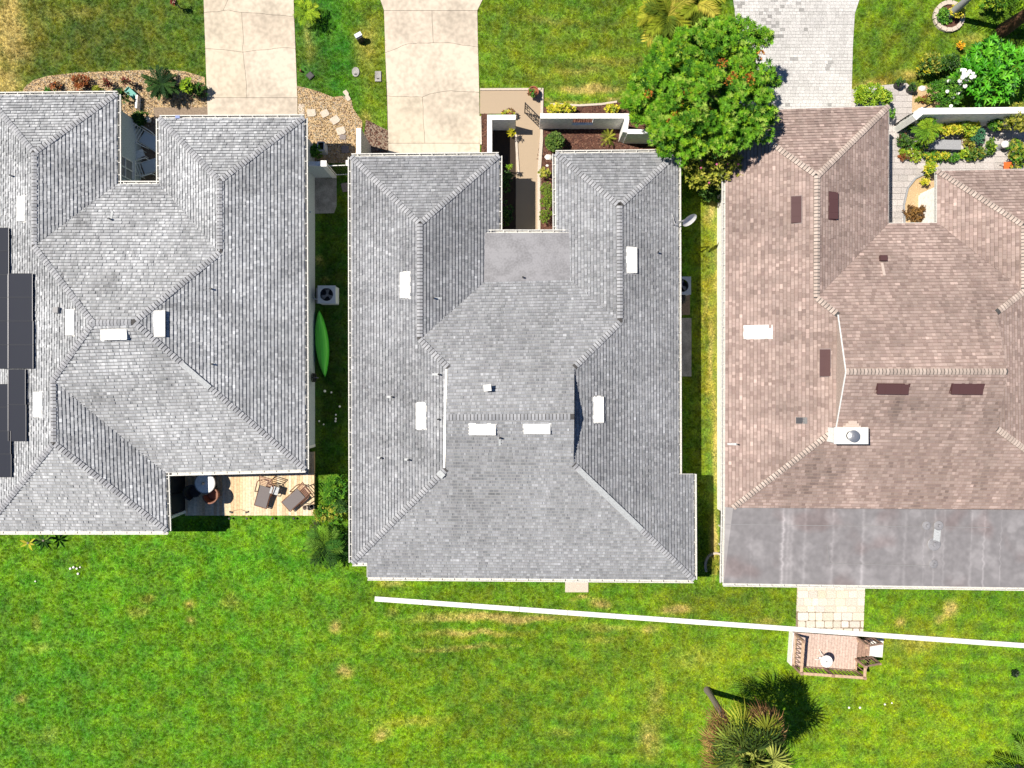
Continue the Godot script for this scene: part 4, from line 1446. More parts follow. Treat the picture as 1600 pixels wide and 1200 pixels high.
	mb.lathe(Vector3(c.x, 5.24, c.z), [[0.25, 0.0], [0.25, 0.03], [0.13, 0.08], [0.0, 0.1]], 20)
	put("flue_cap", mb, M.steel, ch)
	mb = MB.new()
	var cr := R(pl[7], 1330, 663)
	for k in 3:
		mb.bar(cr + Vector3(-0.38 + k * 0.1, 0.06 + k * 0.03, 0.12 - k * 0.1), cr + Vector3(0.38 - k * 0.1, 0.06 + k * 0.03, 0.12 - k * 0.1), 0.14, 0.05)
	put("cricket", mb, M.cap_brown3, ch)


# ---------------------------------------------------------------- plants
const GREEN := [Color(0.045, 0.15, 0.012), Color(0.075, 0.21, 0.018), Color(0.03, 0.10, 0.012), Color(0.12, 0.27, 0.02)]
const DEEP := [Color(0.03, 0.085, 0.012), Color(0.05, 0.13, 0.02), Color(0.02, 0.055, 0.01), Color(0.08, 0.16, 0.02)]
const LIME := [Color(0.24, 0.36, 0.02), Color(0.17, 0.29, 0.015), Color(0.33, 0.42, 0.03), Color(0.10, 0.20, 0.015)]
const GOLD := [Color(0.46, 0.42, 0.02), Color(0.36, 0.37, 0.02), Color(0.55, 0.48, 0.05), Color(0.22, 0.28, 0.02)]
const OLIVE := [Color(0.17, 0.20, 0.02), Color(0.25, 0.27, 0.03), Color(0.10, 0.13, 0.015), Color(0.34, 0.33, 0.05)]
const RUST := [Color(0.22, 0.06, 0.025), Color(0.32, 0.11, 0.03), Color(0.10, 0.04, 0.02), Color(0.16, 0.09, 0.03)]
const RED := [Color(0.12, 0.02, 0.02), Color(0.20, 0.035, 0.03), Color(0.06, 0.015, 0.015), Color(0.04, 0.07, 0.02)]
const BROWN := [Color(0.20, 0.10, 0.04), Color(0.27, 0.15, 0.06), Color(0.13, 0.065, 0.03), Color(0.32, 0.20, 0.09)]
const PALMY := [Color(0.20, 0.25, 0.02), Color(0.30, 0.32, 0.03), Color(0.09, 0.14, 0.015), Color(0.42, 0.38, 0.06)]
const SABAL := [Color(0.08, 0.12, 0.02), Color(0.14, 0.185, 0.03), Color(0.03, 0.055, 0.012), Color(0.25, 0.28, 0.06)]


func pal(p: Array) -> Color:
	var a: Color = p[rng.randi() % p.size()]
	var t := rng.randf_range(0.8, 1.2)
	return Color(a.r * t, a.g * t, a.b * t)


func dome_dir() -> Vector3:
	while true:
		var d := Vector3(rng.randf_range(-1, 1), rng.randf_range(-0.35, 1), rng.randf_range(-1, 1))
		if d.length() < 1.0 and d.length() > 0.1:
			return d.normalized()
	return Vector3.UP


# leaves through the volume of several lobes: [centre, radius across, height factor]
func leafy(mb: MB, lobes: Array, per_m2: float, ln: float, w: float, p: Array, whorl := 5, up := 0.5) -> void:
	for l in lobes:
		var r: float = l[1]
		var n := int(r * r * 9.0 * per_m2)
		for i in n:
			var d := dome_dir()
			var depth := 1.0 - 0.55 * rng.randf() * rng.randf()
			var c: Vector3 = l[0] + Vector3(d.x * r, d.y * r * float(l[2]), d.z * r) * depth * rng.randf_range(0.92, 1.1)
			var tone := pal(p)
			var a0 := rng.randf() * TAU
			for k in whorl:
				var a := a0 + TAU * k / whorl + rng.randf_range(-0.3, 0.3)
				var dir := (Vector3(cos(a), up * rng.randf_range(-0.4, 1.0), sin(a)) + d * 0.45).normalized()
				mb.col = tone * rng.randf_range(0.85, 1.15)
				mb.leaf(c, dir, ln * rng.randf_range(0.7, 1.2), w)


func stems(o: Node3D, lobes: Array, r: float, m := "bark") -> void:
	for l in lobes.slice(0, 4):
		var mb := MB.new()
		var c: Vector3 = l[0]
		mb.tube([Vector3(c.x * 0.12, -0.03, c.z * 0.12), Vector3(c.x * 0.5, c.y * 0.55, c.z * 0.5), c], [r, r * 0.7, r * 0.4], 6)
		put("stem", mb, M[m], o)


# a bush seen by the survey at px, py with the given half-widths (in survey pixels) and height in metres
func bush(called: String, label: String, cat: String, px: float, py: float, rx: float, ry: float, ht: float, p: Array, o := {}) -> Node3D:
	var base: Vector3 = P(px, py, ht * 0.6)
	base.y = ground_h(base.x, base.z)
	var t := thing(called, label, cat, base, o.get("group", ""))
	var k := 0.0305
	if px > 1400.0 and py > 185.0 and py < 275.0:
		k *= 1.2
	var wx := rx * k
	var wz := ry * k
	var lobes := []
	var r := minf(wx, wz) * 0.62
	r = minf(r, ht * 0.75)
	var n := int(clampf(wx * wz / (r * r) * 2.2, 3, 40))
	for i in n:
		var a := rng.randf() * TAU
		var q := sqrt(rng.randf())
		var c := Vector3(cos(a) * q * (wx - r * 0.75), ht - r * 0.9 - q * q * ht * 0.3 + rng.randf_range(-0.1, 0.05) * ht, sin(a) * q * (wz - r * 0.75))
		c.y = maxf(c.y, 0.08)
		lobes.append([c, r * rng.randf_range(0.75, 1.15), 0.8])
	if o.has("ball"):
		lobes = [[Vector3(0, maxf(ht - wx, 0.3), 0), wx, 1.0]]
	var mb := MB.new()
	leafy(mb, lobes, o.get("density", 36.0), o.get("leaf", 0.12), o.get("width", 0.06), p, o.get("whorl", 4), o.get("up", 0.5))
	stems(t, lobes, 0.02)
	put("foliage", mb, M.leaf, t)
	if o.has("flowers"):
		mb = MB.new()
		for i in o.flowers:
			var l = lobes[rng.randi() % lobes.size()]
			var d := dome_dir()
			d.y = absf(d.y) + 0.4
			d = d.normalized()
			mb.col = pal(o.flower_cols)
			mb.lathe(l[0] + d * l[1] * 1.08, [[0.0, -0.05], [o.flower_size, 0.0], [o.flower_size * 0.7, 0.05], [0.0, 0.07]], 7)
		put("flowers", mb, M.leaf, t)
	return t


# one feather frond: rachis and leaflets, in its plant's coordinates
func feather(b: Vector3, az: float, el: float, ln: float, droop: float, n: int, lf: float, w: float, p: Array) -> MB:
	var mb := MB.new()
	var pos := b
	var e := el
	var tone := pal(p)
	var steps := n
	var h := Vector3(cos(az), 0, sin(az))
	var side := Vector3(-h.z, 0, h.x)
	for i in steps:
		var d := (h * cos(e) + Vector3.UP * sin(e)).normalized()
		var nx := pos + d * ln / steps
		mb.col = tone * 1.15
		var s := side * 0.014
		mb.quad(pos - s, pos + s, nx + s * 0.8, nx - s * 0.8, Vector3.UP)
		if i > 0:
			var u := float(i) / steps
			var ll := lf * (0.45 + sin(PI * (0.1 + u * 0.85)) * 0.65)
			for k in [1.0, -1.0]:
				mb.col = tone * rng.randf_range(0.75, 1.25)
				var dd: Vector3 = (side * k * 0.85 + d * (0.45 + u * 0.5) + Vector3.UP * rng.randf_range(-0.35, 0.15)).normalized()
				mb.leaf(nx, dd, ll * rng.randf_range(0.85, 1.1), w, 0.06)
		pos = nx
		e -= droop / steps
	return mb


# one fan frond: stalk, then a spread of narrow blades
func fan(b: Vector3, az: float, el: float, stalk: float, blade: float, n: int, p: Array, sag := 0.5, half := 0.019) -> MB:
	var mb := MB.new()
	var h := Vector3(cos(az), 0, sin(az))
	var d := (h * cos(el) + Vector3.UP * sin(el)).normalized()
	var side := Vector3(-h.z, 0, h.x)
	var tone := pal(p)
	mb.col = tone * 1.25
	var e := b + d * stalk
	mb.quad(b - side * 0.022, b + side * 0.022, e + side * 0.014, e - side * 0.014, Vector3.UP)
	for i in n:
		var u := (i + 0.5) / n * 2.0 - 1.0
		var a := u * 1.9
		mb.col = tone * rng.randf_range(0.5, 1.5)
		var dd: Vector3 = (d * cos(a) + side * sin(a) + Vector3.UP * rng.randf_range(-0.12, 0.12)).normalized()
		var l := blade * (1.0 - 0.25 * absf(u)) * rng.randf_range(0.85, 1.1)
		var m := e + dd * l * 0.6
		var t := e + (dd - Vector3.UP * sag * rng.randf_range(0.5, 1.2)).normalized() * l
		var s := dd.cross(Vector3.UP).normalized() * half
		mb.triw(e, m - s, m + s, Vector3.UP)
		mb.triw(m - s, t, m + s, Vector3.UP)
	return mb


func trunk_of(o: Node3D, pts: Array, radii: Array, m: String) -> void:
	var mb := MB.new()
	mb.tube(pts, radii, 10)
	put("trunk", mb, M[m], o)


# feather palm or cycad: crown centre seen at px, py and height ht
func feather_plant(called: String, label: String, cat: String, px: float, py: float, ht: float, n: int, ln: float, lf: float, w: float, p: Array, o := {}) -> Node3D:
	var c := P(px, py, ht)
	var base := Vector3(c.x, ground_h(c.x, c.z), c.z)
	var t := thing(called, label, cat, base, o.get("group", ""))
	var top := Vector3(0, ht - base.y, 0)
	trunk_of(t, [Vector3(0, -0.05, 0), top * 0.5, top], [o.get("girth", 0.09), o.get("girth", 0.09) * 0.85, o.get("girth", 0.09) * 0.7], o.get("bark", "bark"))
	for i in n:
		var az := 2.39996 * i + rng.randf_range(-0.15, 0.15)
		if o.has("arc"):
			az = lerpf(o.arc[0], o.arc[1], (i + 0.5) / n) + rng.randf_range(-0.1, 0.1)
		var el := lerpf(o.get("low", -0.1), o.get("high", 1.1), float(i) / n)
		var cols := p
		if o.has("dead") and i < o.dead:
			cols = BROWN
		put("frond", feather(top, az, el, ln * rng.randf_range(0.85, 1.1), o.get("droop", 0.9), o.get("leaflets", 16), lf, w, cols), M.frond, t)
	return t


func big_tree() -> void:
	rng.seed = 41
	var base := P(1102, 188)
	var t := thing("tree", "big round bright green tree with orange seed clusters between the middle and right driveways", "tree", base)
	var spec := [[1105, 158, 4.9, 1.85], [1050, 120, 4.2, 1.35], [1128, 90, 4.4, 1.35], [1168, 112, 4.3, 1.1], [1170, 155, 4.7, 1.1], [1022, 168, 3.5, 1.0], [1070, 200, 4.0, 1.15], [1132, 200, 4.5, 1.1], [1000, 163, 2.9, 0.55], [1150, 62, 3.8, 0.75], [1118, 60, 3.6, 0.8], [1040, 92, 3.6, 0.8], [1010, 130, 3.2, 0.55], [1192, 140, 3.9, 0.6], [1178, 190, 4.5, 0.75], [1036, 208, 3.4, 0.65], [1186, 62, 3.0, 0.35], [1080, 82, 4.0, 0.9]]
	var lobes := []
	var limbs := [Vector3(0, 1.4, 0)]
	for s in spec:
		var c := P(s[0], s[1], s[2]) - base
		lobes.append([c - Vector3(0, s[3] * 0.35, 0), s[3], 0.8])
	trunk_of(t, [Vector3(0, -0.1, 0), Vector3(0.05, 0.8, 0), Vector3(0, 1.6, 0.05)], [0.26, 0.2, 0.17], "bark")
	for l in lobes:
		var c: Vector3 = l[0]
		var mb := MB.new()
		mb.tube([Vector3(0, 1.45, 0.02), Vector3(c.x * 0.45, 1.5 + c.y * 0.25, c.z * 0.45), c], [0.11, 0.07, 0.025], 6)
		put("limb", mb, M.bark, t)
	var mb := MB.new()
	# clumps of leaf whorls sit on the outside of each limb's lobe, with gaps between them
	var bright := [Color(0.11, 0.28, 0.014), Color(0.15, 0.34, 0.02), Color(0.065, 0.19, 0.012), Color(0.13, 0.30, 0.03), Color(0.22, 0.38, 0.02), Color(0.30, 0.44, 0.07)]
	var clumps := []
	for l in lobes:
		var r: float = l[1]
		for i in int(4.0 + r * r * 10.0):
			var d := dome_dir()
			clumps.append([l[0] + Vector3(d.x * r, d.y * r * 0.8, d.z * r) * rng.randf_range(0.78, 1.02), rng.randf_range(0.24, 0.42), 0.75])
	leafy(mb, clumps, 24.0, 0.165, 0.042, bright, 9, 0.3)
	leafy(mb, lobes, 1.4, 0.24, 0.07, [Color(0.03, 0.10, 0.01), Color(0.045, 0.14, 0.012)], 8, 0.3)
	# a few limbs carry newer, yellower growth
	var fresh := []
	for s in [[1055, 83, 4.0, 0.5], [1058, 178, 4.2, 0.4], [1080, 200, 4.2, 0.5], [1000, 155, 3.2, 0.35], [1140, 75, 4.4, 0.35]]:
		fresh.append([P(s[0], s[1], s[2]) - base, s[3], 0.6])
	leafy(mb, fresh, 10.0, 0.22, 0.06, LIME, 8, 0.4)
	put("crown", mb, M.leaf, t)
	mb = MB.new()
	for s in [[1097, 132], [1075, 140], [1058, 178], [1052, 186], [1080, 190], [1086, 186], [1148, 115], [1162, 102], [1167, 126], [1172, 122], [1181, 122], [1168, 134], [1145, 118], [1128, 103], [1192, 82], [1016, 139], [1068, 155], [1067, 177], [1060, 172], [1112, 172], [1128, 142], [1126, 103]]:
		var c := P(s[0] + rng.randf_range(-2, 2), s[1] + rng.randf_range(-2, 2), 4.75) - base
		for l in lobes:
			var d: Vector3 = c - l[0]
			d.y = 0
			var q: float = 1.0 - d.length_squared() / (l[1] * l[1])
			if q > 0:
				c.y = maxf(-9.0 if c.y > 4.7 else c.y, l[0].y + l[1] * 0.8 * sqrt(q))
		for k in 26:
			mb.col = [Color(0.42, 0.16, 0.03), Color(0.52, 0.26, 0.04), Color(0.28, 0.08, 0.02)][rng.randi() % 3]
			var d := dome_dir()
			mb.leaf(c + d * 0.1, (d + Vector3.UP * 0.4).normalized(), 0.12, 0.05)
	put("seed_clusters", mb, M.leaf, t, Vector3.ZERO, "stuff")


func sabal_palm() -> void:
	rng.seed = 61
	var base := G(1105, 1078)
	var t := thing("palm_tree", "tall fan palm on the rear lawn with brown hanging fronds and a long bare trunk", "palm tree", base)
	var top := Vector3(0.05, 6.0, 0.1)
	trunk_of(t, [Vector3(0, -0.1, 0), Vector3(0.02, 0.4, 0.02), Vector3(0.02, 3.0, 0.05), top], [0.2, 0.15, 0.135, 0.15], "bark")
	for i in 30:
		var az := 2.39996 * i + rng.randf_range(-0.25, 0.25)
		var el := lerpf(-0.35, 1.0, i / 30.0)
		var warm := cos(az + PI - 0.5) * 0.5 + 0.5
		put("frond", fan(top, az, el, rng.randf_range(0.85, 1.35), rng.randf_range(0.8, 1.15), 18, OLIVE + GOLD.slice(1, 2) if i < 12 and rng.randf() < warm * 0.8 else SABAL, 0.28, 0.034), M.frond, t)
	for i in 18:
		put("frond", fan(top + Vector3.UP * 0.1, 2.39996 * i, lerpf(0.7, 1.5, i / 18.0), rng.randf_range(0.25, 0.7), rng.randf_range(0.6, 0.9), 18, SABAL, 0.22, 0.036), M.frond, t)
	# dead ones hang out below, mostly on the north side
	for i in 22:
		var az: float = [-0.85, -2.5, -0.6, 2.9][i % 4] + rng.randf_range(-0.3, 0.3)
		var dead := put("dead_frond", fan(top - Vector3.UP * 0.3, az, rng.randf_range(-0.5, 0.1), rng.randf_range(1.1, 1.6), rng.randf_range(0.7, 1.0), 20, BROWN, 0.6, 0.018), M.frond, t)
		if i == 3: dead.set_meta("label", "brown dead frond hanging from the palm's crown")


func build_plants() -> void:
	rng.seed = 55
	big_tree()
	sabal_palm()
	bush("bougainvillea", "yellow-green shrub with a few pink flowers at the roof corner below the big tree", "shrub", 1114, 264, 50, 44, 3.5, OLIVE, {"leaf": 0.15, "width": 0.08, "density": 24.0, "flowers": 12, "flower_size": 0.05, "flower_cols": [Color(0.5, 0.12, 0.25)]})
	bush("shrub", "low dark green shrub in the strip under the yellow-green shrub", "shrub", 1112, 300, 22, 14, 1.0, DEEP)
	# front palms
	feather_plant("palm_tree", "yellow-green palm at the front lawn's edge, left of two in front of the big tree", "palm tree", 1043, 26, 2.6, 42, 1.35, 0.5, 0.055, PALMY, {"droop": 1.5, "leaflets": 24, "low": 0.0, "high": 1.3, "group": "two palms before the big tree"})
	feather_plant("palm_tree", "yellow-green palm at the top picture edge, right of two in front of the big tree", "palm tree", 1088, 8, 2.8, 38, 1.2, 0.45, 0.055, PALMY, {"droop": 1.5, "leaflets": 24, "low": 0.0, "high": 1.3, "group": "two palms before the big tree"})
	bush("shrub", "dark low shrub in the shade between the two yellow palms and the big tree", "shrub", 1085, 48, 34, 14, 0.9, DEEP)
	feather_plant("young_palm", "small yellow-green palm on the grass beside the left driveway", "young palm", 480, 18, 0.8, 13, 0.62, 0.22, 0.04, LIME, {"droop": 0.9, "leaflets": 11, "girth": 0.05})
	# gravel bed of the left house
	bush("croton", "rust red croton, leftmost in the left gravel bed", "shrub", 84, 134, 9, 7, 0.5, RUST, {"leaf": 0.12, "density": 26.0})
	bush("croton", "large rust and orange croton, second from left in the left gravel bed", "shrub", 127, 131, 14, 13, 0.75, RUST, {"leaf": 0.14, "density": 26.0})
	bush("ti_plant", "thin dark red plant in the middle of the left gravel bed", "shrub", 169, 129, 9, 8, 0.6, RED, {"leaf": 0.15, "density": 14.0})
	bush("ti_plant", "dark maroon plant just left of the cycad", "shrub", 197, 126, 9, 8, 0.8, RED, {"leaf": 0.17, "density": 18.0})
	bush("shrub", "low green clump at the foot of the large orange croton", "shrub", 152, 140, 9, 6, 0.35, OLIVE)
	bush("shrub", "small green clump against the eave below the leftmost croton", "shrub", 76, 143, 8, 5, 0.35, GREEN)
	bush("shrub", "dark green shrub at the house corner beside the teal planter", "shrub", 191, 151, 10, 12, 1.0, DEEP)
	bush("shrub", "bright yellow-green shrub beside the left driveway, right of the cycad", "shrub", 294, 137, 13, 15, 1.0, LIME)
	bush("shrub", "dark green shrub at the driveway's edge next to the yellow-green one", "shrub", 311, 143, 12, 12, 0.7, DEEP)
	feather_plant("cycad", "dark green cycad with radiating fronds in the left gravel bed", "cycad", 252, 131, 0.8, 28, 0.8, 0.17, 0.035, [Color(0.018, 0.05, 0.012), Color(0.03, 0.075, 0.015), Color(0.012, 0.035, 0.01)], {"droop": 0.4, "leaflets": 26, "high": 0.7, "girth": 0.14})
	bush("fern", "dark green fern at the mouth of the left house's narrow court", "fern", 219, 186, 13, 12, 0.9, DEEP, {"leaf": 0.16})
	bush("shrub", "green shrub in shade beside the left house's north-east corner", "shrub", 489, 238, 12, 15, 1.0, GREEN)
	# middle house
	bush("potted_plant_leaves", "red and green plant filling the round pot on the tan entry walk", "plant", 833, 146, 8, 8, 0.7, RUST + GREEN, {"leaf": 0.1})
	bush("shrub", "golden yellow hedge shrub, longer left clump before the white wall", "shrub", 874, 170, 30, 8, 0.7, GOLD, {"leaf": 0.1, "width": 0.06})
	bush("shrub", "golden yellow shrub, shorter right clump before the white wall", "shrub", 955, 170, 16, 7, 0.7, GOLD, {"leaf": 0.1, "width": 0.06})
	bush("round_bush", "clipped round green bush in the dark red mulch by the entry walk", "bush", 867, 221, 14, 14, 0.95, [Color(0.08, 0.15, 0.025), Color(0.12, 0.19, 0.03), Color(0.05, 0.10, 0.02)], {"leaf": 0.07, "width": 0.04, "density": 420.0, "ball": true})
	feather_plant("spiky_plant", "pale green spiky plant in the mulch behind the barred wall opening", "plant", 950, 215, 0.3, 16, 0.42, 0.09, 0.02, OLIVE, {"droop": 0.6, "leaflets": 9, "girth": 0.04})
	bush("hedge", "long clipped olive green hedge beside the entry walk", "hedge", 853, 317, 11, 36, 0.9, [Color(0.10, 0.16, 0.015), Color(0.15, 0.22, 0.02), Color(0.07, 0.11, 0.012)], {"leaf": 0.06, "width": 0.035, "density": 70.0})
	bush("shrub", "small olive shrub with dark gaps at the hedge's north end", "shrub", 851, 272, 10, 10, 0.8, OLIVE, {"leaf": 0.08})
	bush("hedge", "dark green shrub in deep shade by the garage wing, northern of two", "hedge", 792, 285, 12, 18, 1.1, DEEP, {"leaf": 0.08, "width": 0.05, "density": 40.0})
	bush("hedge", "dark green shrub in deep shade by the garage wing, southern of two", "hedge", 792, 335, 12, 25, 1.1, DEEP, {"leaf": 0.08, "width": 0.05, "density": 40.0})
	bush("shrub", "yellow-green leafy plant at the corner of the shaded strip by the gate", "plant", 799, 211, 7, 9, 0.8, GOLD, {"leaf": 0.17, "density": 14.0})
	bush("shrub", "small rust and gold plant outside the white wall beside the gate", "plant", 794, 176, 10, 5, 0.7, RUST + GOLD)
	bush("shrub", "little bright green plant between the two shaded hedges", "plant", 796, 263, 4, 4, 1.0, LIME)
	# between left and middle houses, rear
	bush("shrub", "soft bright green shrub at the east end of the wooden deck, northern part", "shrub", 520, 762, 24, 25, 1.1, GREEN + LIME.slice(3, 4), {"leaf": 0.17, "width": 0.07, "density": 26.0})
	bush("shrub", "yellow-green leafy shrub at the deck's south-east corner", "shrub", 512, 803, 26, 14, 0.9, OLIVE + GREEN, {"leaf": 0.12})
	bush("shrub", "dark green shrub against the middle house's west eave by the deck", "shrub", 535, 792, 12, 12, 1.2, DEEP)
	bush("dry_shrub", "bare greyish twiggy shrub on the lawn below the wooden deck", "shrub", 493, 822, 11, 11, 0.5, [Color(0.16, 0.15, 0.10), Color(0.10, 0.09, 0.06), Color(0.09, 0.12, 0.04)], {"leaf": 0.1, "width": 0.02, "density": 14.0})
	feather_plant("young_palm", "bushy yellow-green palm beside the middle house's south-west corner", "young palm", 508, 852, 1.0, 28, 1.0, 0.34, 0.06, GREEN + DEEP + LIME.slice(3, 4), {"droop": 1.0, "leaflets": 13, "girth": 0.08, "low": 0.05})
	bush("shrub", "dark shaded plant between the bushy palm and the middle house", "shrub", 538, 848, 9, 22, 0.8, DEEP)
	bush("shrub", "tiny dark plant on the grass just left of the bushy palm", "plant", 478, 857, 6, 4, 0.3, [Color(0.015, 0.025, 0.012)])
	# rear lawn left: two rosettes at the eave
	var yel := [Color(0.36, 0.36, 0.03), Color(0.12, 0.22, 0.02), Color(0.42, 0.38, 0.04)]
	for q in [[42, 849, yel, "yellowing broad-leaved banana plant at the left house's rear eave"], [66, 845, DEEP, "dark green broad-leaved banana plant beside the yellowing one"]]:
		var c := P(q[0], q[1], 0.7)
		c.y = 0
		var t := thing("banana_plant", q[3], "plant", c)
		trunk_of(t, [Vector3(0, -0.03, 0), Vector3(0, 0.65, 0)], [0.06, 0.05], "bark")
		for i in 8:
			var mb := MB.new()
			mb.col = pal(q[2])
			var a := TAU * i / 8.0 + rng.randf() * 0.4
			mb.leaf(Vector3(0, 0.6, 0), Vector3(cos(a), rng.randf_range(-0.1, 0.4), sin(a)).normalized(), rng.randf_range(0.38, 0.55), 0.13, 0.1)
			put("leaf", mb, M.leaf, t)
	# strip by the right house
	feather_plant("spiky_plant", "green and yellow grassy plant inside the curved stone edging by the rear membrane roof", "plant", 1118, 884, 0.2, 20, 0.5, 0.12, 0.03, OLIVE, {"droop": 0.8, "leaflets": 9, "girth": 0.05})
	# bottom right corner: big dark fronds come in from outside the picture
	feather_plant("palm_tree", "dark green palm whose long fronds enter the bottom right corner", "palm tree", 1622, 1222, 0.9, 20, 2.1, 0.5, 0.07, [Color(0.03, 0.08, 0.015), Color(0.06, 0.14, 0.02), Color(0.12, 0.22, 0.03)], {"droop": 1.0, "leaflets": 18, "low": 0.0, "high": 0.9, "girth": 0.12})
	bush("shrub", "tiny dark plant on the rear lawn at the right picture edge", "plant", 1597, 1057, 6, 6, 0.3, [Color(0.015, 0.03, 0.012)])
	# front garden of the right house
	bush("shrub", "bright lime shrub at the brown roof's north-east corner", "shrub", 1362, 152, 30, 18, 1.5, LIME, {"leaf": 0.17, "width": 0.07, "density": 34.0})
	bush("shrub", "small potted-looking dark shrub at the lime shrub's foot by the walk", "shrub", 1390, 176, 6, 8, 1.0, GREEN)
	bush("shrub", "yellow and dark green croton hedge behind the pink gravel, left of the broad-leaved shrub", "shrub", 1452, 100, 26, 17, 1.2, OLIVE + DEEP + GOLD.slice(0, 1), {"leaf": 0.12})
	bush("shrub", "dark green shrub joining the croton hedge to the broad-leaved shrub", "shrub", 1487, 95, 18, 15, 1.4, DEEP, {"leaf": 0.14})
	bush("flowering_shrub", "green shrub dotted with round white flowers before the courtyard wall", "shrub", 1480, 145, 26, 24, 1.6, GREEN, {"leaf": 0.15, "flowers": 7, "flower_size": 0.09, "flower_cols": [Color(0.85, 0.86, 0.82)]})
	bush("flowering_shrub", "shrub thick with white flower heads beside the broad-leaved shrub", "shrub", 1500, 128, 17, 17, 2.0, GREEN, {"leaf": 0.15, "flowers": 26, "flower_size": 0.11, "flower_cols": [Color(0.88, 0.88, 0.85)]})
	bush("broad_leaf_tree", "dense broad-leaved vivid green tree at the right picture edge behind the courtyard wall", "tree", 1560, 112, 52, 54, 2.6, [Color(0.05, 0.24, 0.01), Color(0.08, 0.32, 0.015), Color(0.03, 0.16, 0.012), Color(0.12, 0.36, 0.02)], {"leaf": 0.3, "width": 0.11, "density": 9.0, "whorl": 6})
	bush("shrub", "yellowish shrub on the wall's east end at the right picture edge", "shrub", 1588, 192, 26, 24, 2.0, OLIVE, {"leaf": 0.11})
	bush("shrub", "olive shrub at the right picture edge above the orange seat", "shrub", 1592, 240, 17, 22, 1.2, OLIVE + GREEN, {"leaf": 0.11})
	bush("flower", "single bright orange-yellow flowering plant at the lawn's edge", "plant", 1501, 72, 4, 7, 0.5, [Color(0.75, 0.42, 0.02), Color(0.6, 0.3, 0.02)], {"leaf": 0.12})
	bush("shrub", "small mixed plants in the pink gravel before the wall's bend", "plant", 1445, 156, 13, 7, 0.35, OLIVE + RUST.slice(0, 1))
	# courtyard of the right house
	feather_plant("areca_palm", "areca palm in the courtyard planting behind the stone bench", "palm", 1449, 203, 1.2, 16, 0.62, 0.28, 0.045, [Color(0.07, 0.20, 0.015), Color(0.12, 0.26, 0.02), Color(0.20, 0.32, 0.02)], {"droop": 1.3, "leaflets": 13, "low": 0.1, "high": 1.1, "girth": 0.05})
	bush("croton", "bright yellow croton behind the stone bench", "shrub", 1487, 203, 18, 9, 0.9, GOLD, {"leaf": 0.13})
	bush("croton", "yellow spotted croton at the wall, right of the bench", "shrub", 1512, 196, 16, 13, 1.1, GOLD + LIME, {"leaf": 0.13})
	bush("shrub", "green shrub at the wall, east of the yellow crotons", "shrub", 1550, 192, 16, 12, 1.1, GREEN)
	bush("shrub", "blue-green shrub between the bench and the white lamp", "shrub", 1527, 212, 11, 11, 0.8, [Color(0.03, 0.12, 0.06), Color(0.05, 0.15, 0.07)])
	bush("shrub", "variegated shrub at the courtyard planting's north-west corner", "shrub", 1419, 197, 9, 9, 0.7, GREEN + [Color(0.4, 0.42, 0.25)])
	bush("shrub", "dark brown-green shrub at the courtyard planting's west end", "shrub", 1416, 220, 11, 10, 0.6, DEEP + RUST.slice(2, 3))
	bush("shrub", "yellow-green low hedge in front of the bench, western part", "shrub", 1426, 238, 15, 10, 0.5, LIME + OLIVE)
	bush("shrub", "reddish plant at the south-west corner of the courtyard planting", "plant", 1413, 244, 7, 5, 0.35, RUST)
	bush("shrub", "yellow-green low hedge in front of the bench, middle part", "shrub", 1462, 244, 22, 7, 0.5, GOLD + GREEN)
	bush("shrub", "green low hedge in front of the bench, eastern part", "shrub", 1487, 246, 10, 7, 0.45, GREEN)
	bush("shrub", "lime clump at the bench's south-east corner", "shrub", 1507, 240, 9, 9, 0.5, LIME)
	bush("shrub", "olive shrub at the east end of the courtyard planting", "shrub", 1527, 238, 12, 11, 0.6, OLIVE + DEEP)
	bush("shrub", "small potted green plant left of the white lamp", "plant", 1549, 226, 8, 12, 0.6, LIME + DEEP)
	bush("shrub", "lime plant between the areca palm and the low front hedge", "shrub", 1438, 226, 10, 10, 0.5, LIME + GREEN)
	bush("shrub", "green and brown plant at the bench's east end", "shrub", 1513, 222, 9, 8, 0.5, OLIVE + RUST.slice(3, 4))
	bush("shrub", "dark green low plant filling the hedge between lime and olive shrubs", "plant", 1516, 243, 8, 7, 0.4, DEEP)
	bush("shrub", "bright yellow-green shrub at the white wall's corner in the curved gravel", "shrub", 1450, 264, 9, 12, 1.0, GOLD + LIME, {"leaf": 0.14})
	bush("shrub", "yellow plant on the gravel next to the white wall", "shrub", 1445, 284, 7, 7, 0.6, GOLD)
	bush("round_bush", "round rust brown bush at the foot of the white wall", "bush", 1434, 331, 18, 16, 0.8, [Color(0.14, 0.07, 0.02), Color(0.20, 0.11, 0.03), Color(0.09, 0.05, 0.02)], {"leaf": 0.12, "density": 34.0})
	# far corner: ring bed with a pale leaning palm trunk, and a brown trunk
	rng.seed = 71
	var c := P(1481, 26)
	var t := thing("palm_tree", "palm with smooth pale trunk in the ring bed, crown beyond the top edge", "palm tree", c)
	trunk_of(t, [Vector3(0, -0.05, 0), Vector3(0.02, 1.5, -0.05), Vector3(0.1, 5.2, -0.1)], [0.2, 0.15, 0.12], "stone")
	for i in 18:
		put("frond", feather(Vector3(0.1, 5.2, -0.1), 2.4 * i, lerpf(0.1, 1.1, i / 18.0), 1.8, 1.2, 14, 0.5, 0.06, GREEN), M.frond, t)
	bush("shrub", "green ground plants inside the ring bed", "plant", 1476, 24, 13, 13, 0.4, GREEN)
	bush("shrub", "golden leafy plant at the ring bed's east side", "plant", 1496, 14, 13, 16, 0.9, GOLD)
	c = P(1566, 48)
	t = thing("palm_tree", "palm with shaggy brown trunk at the top right picture edge", "palm tree", c)
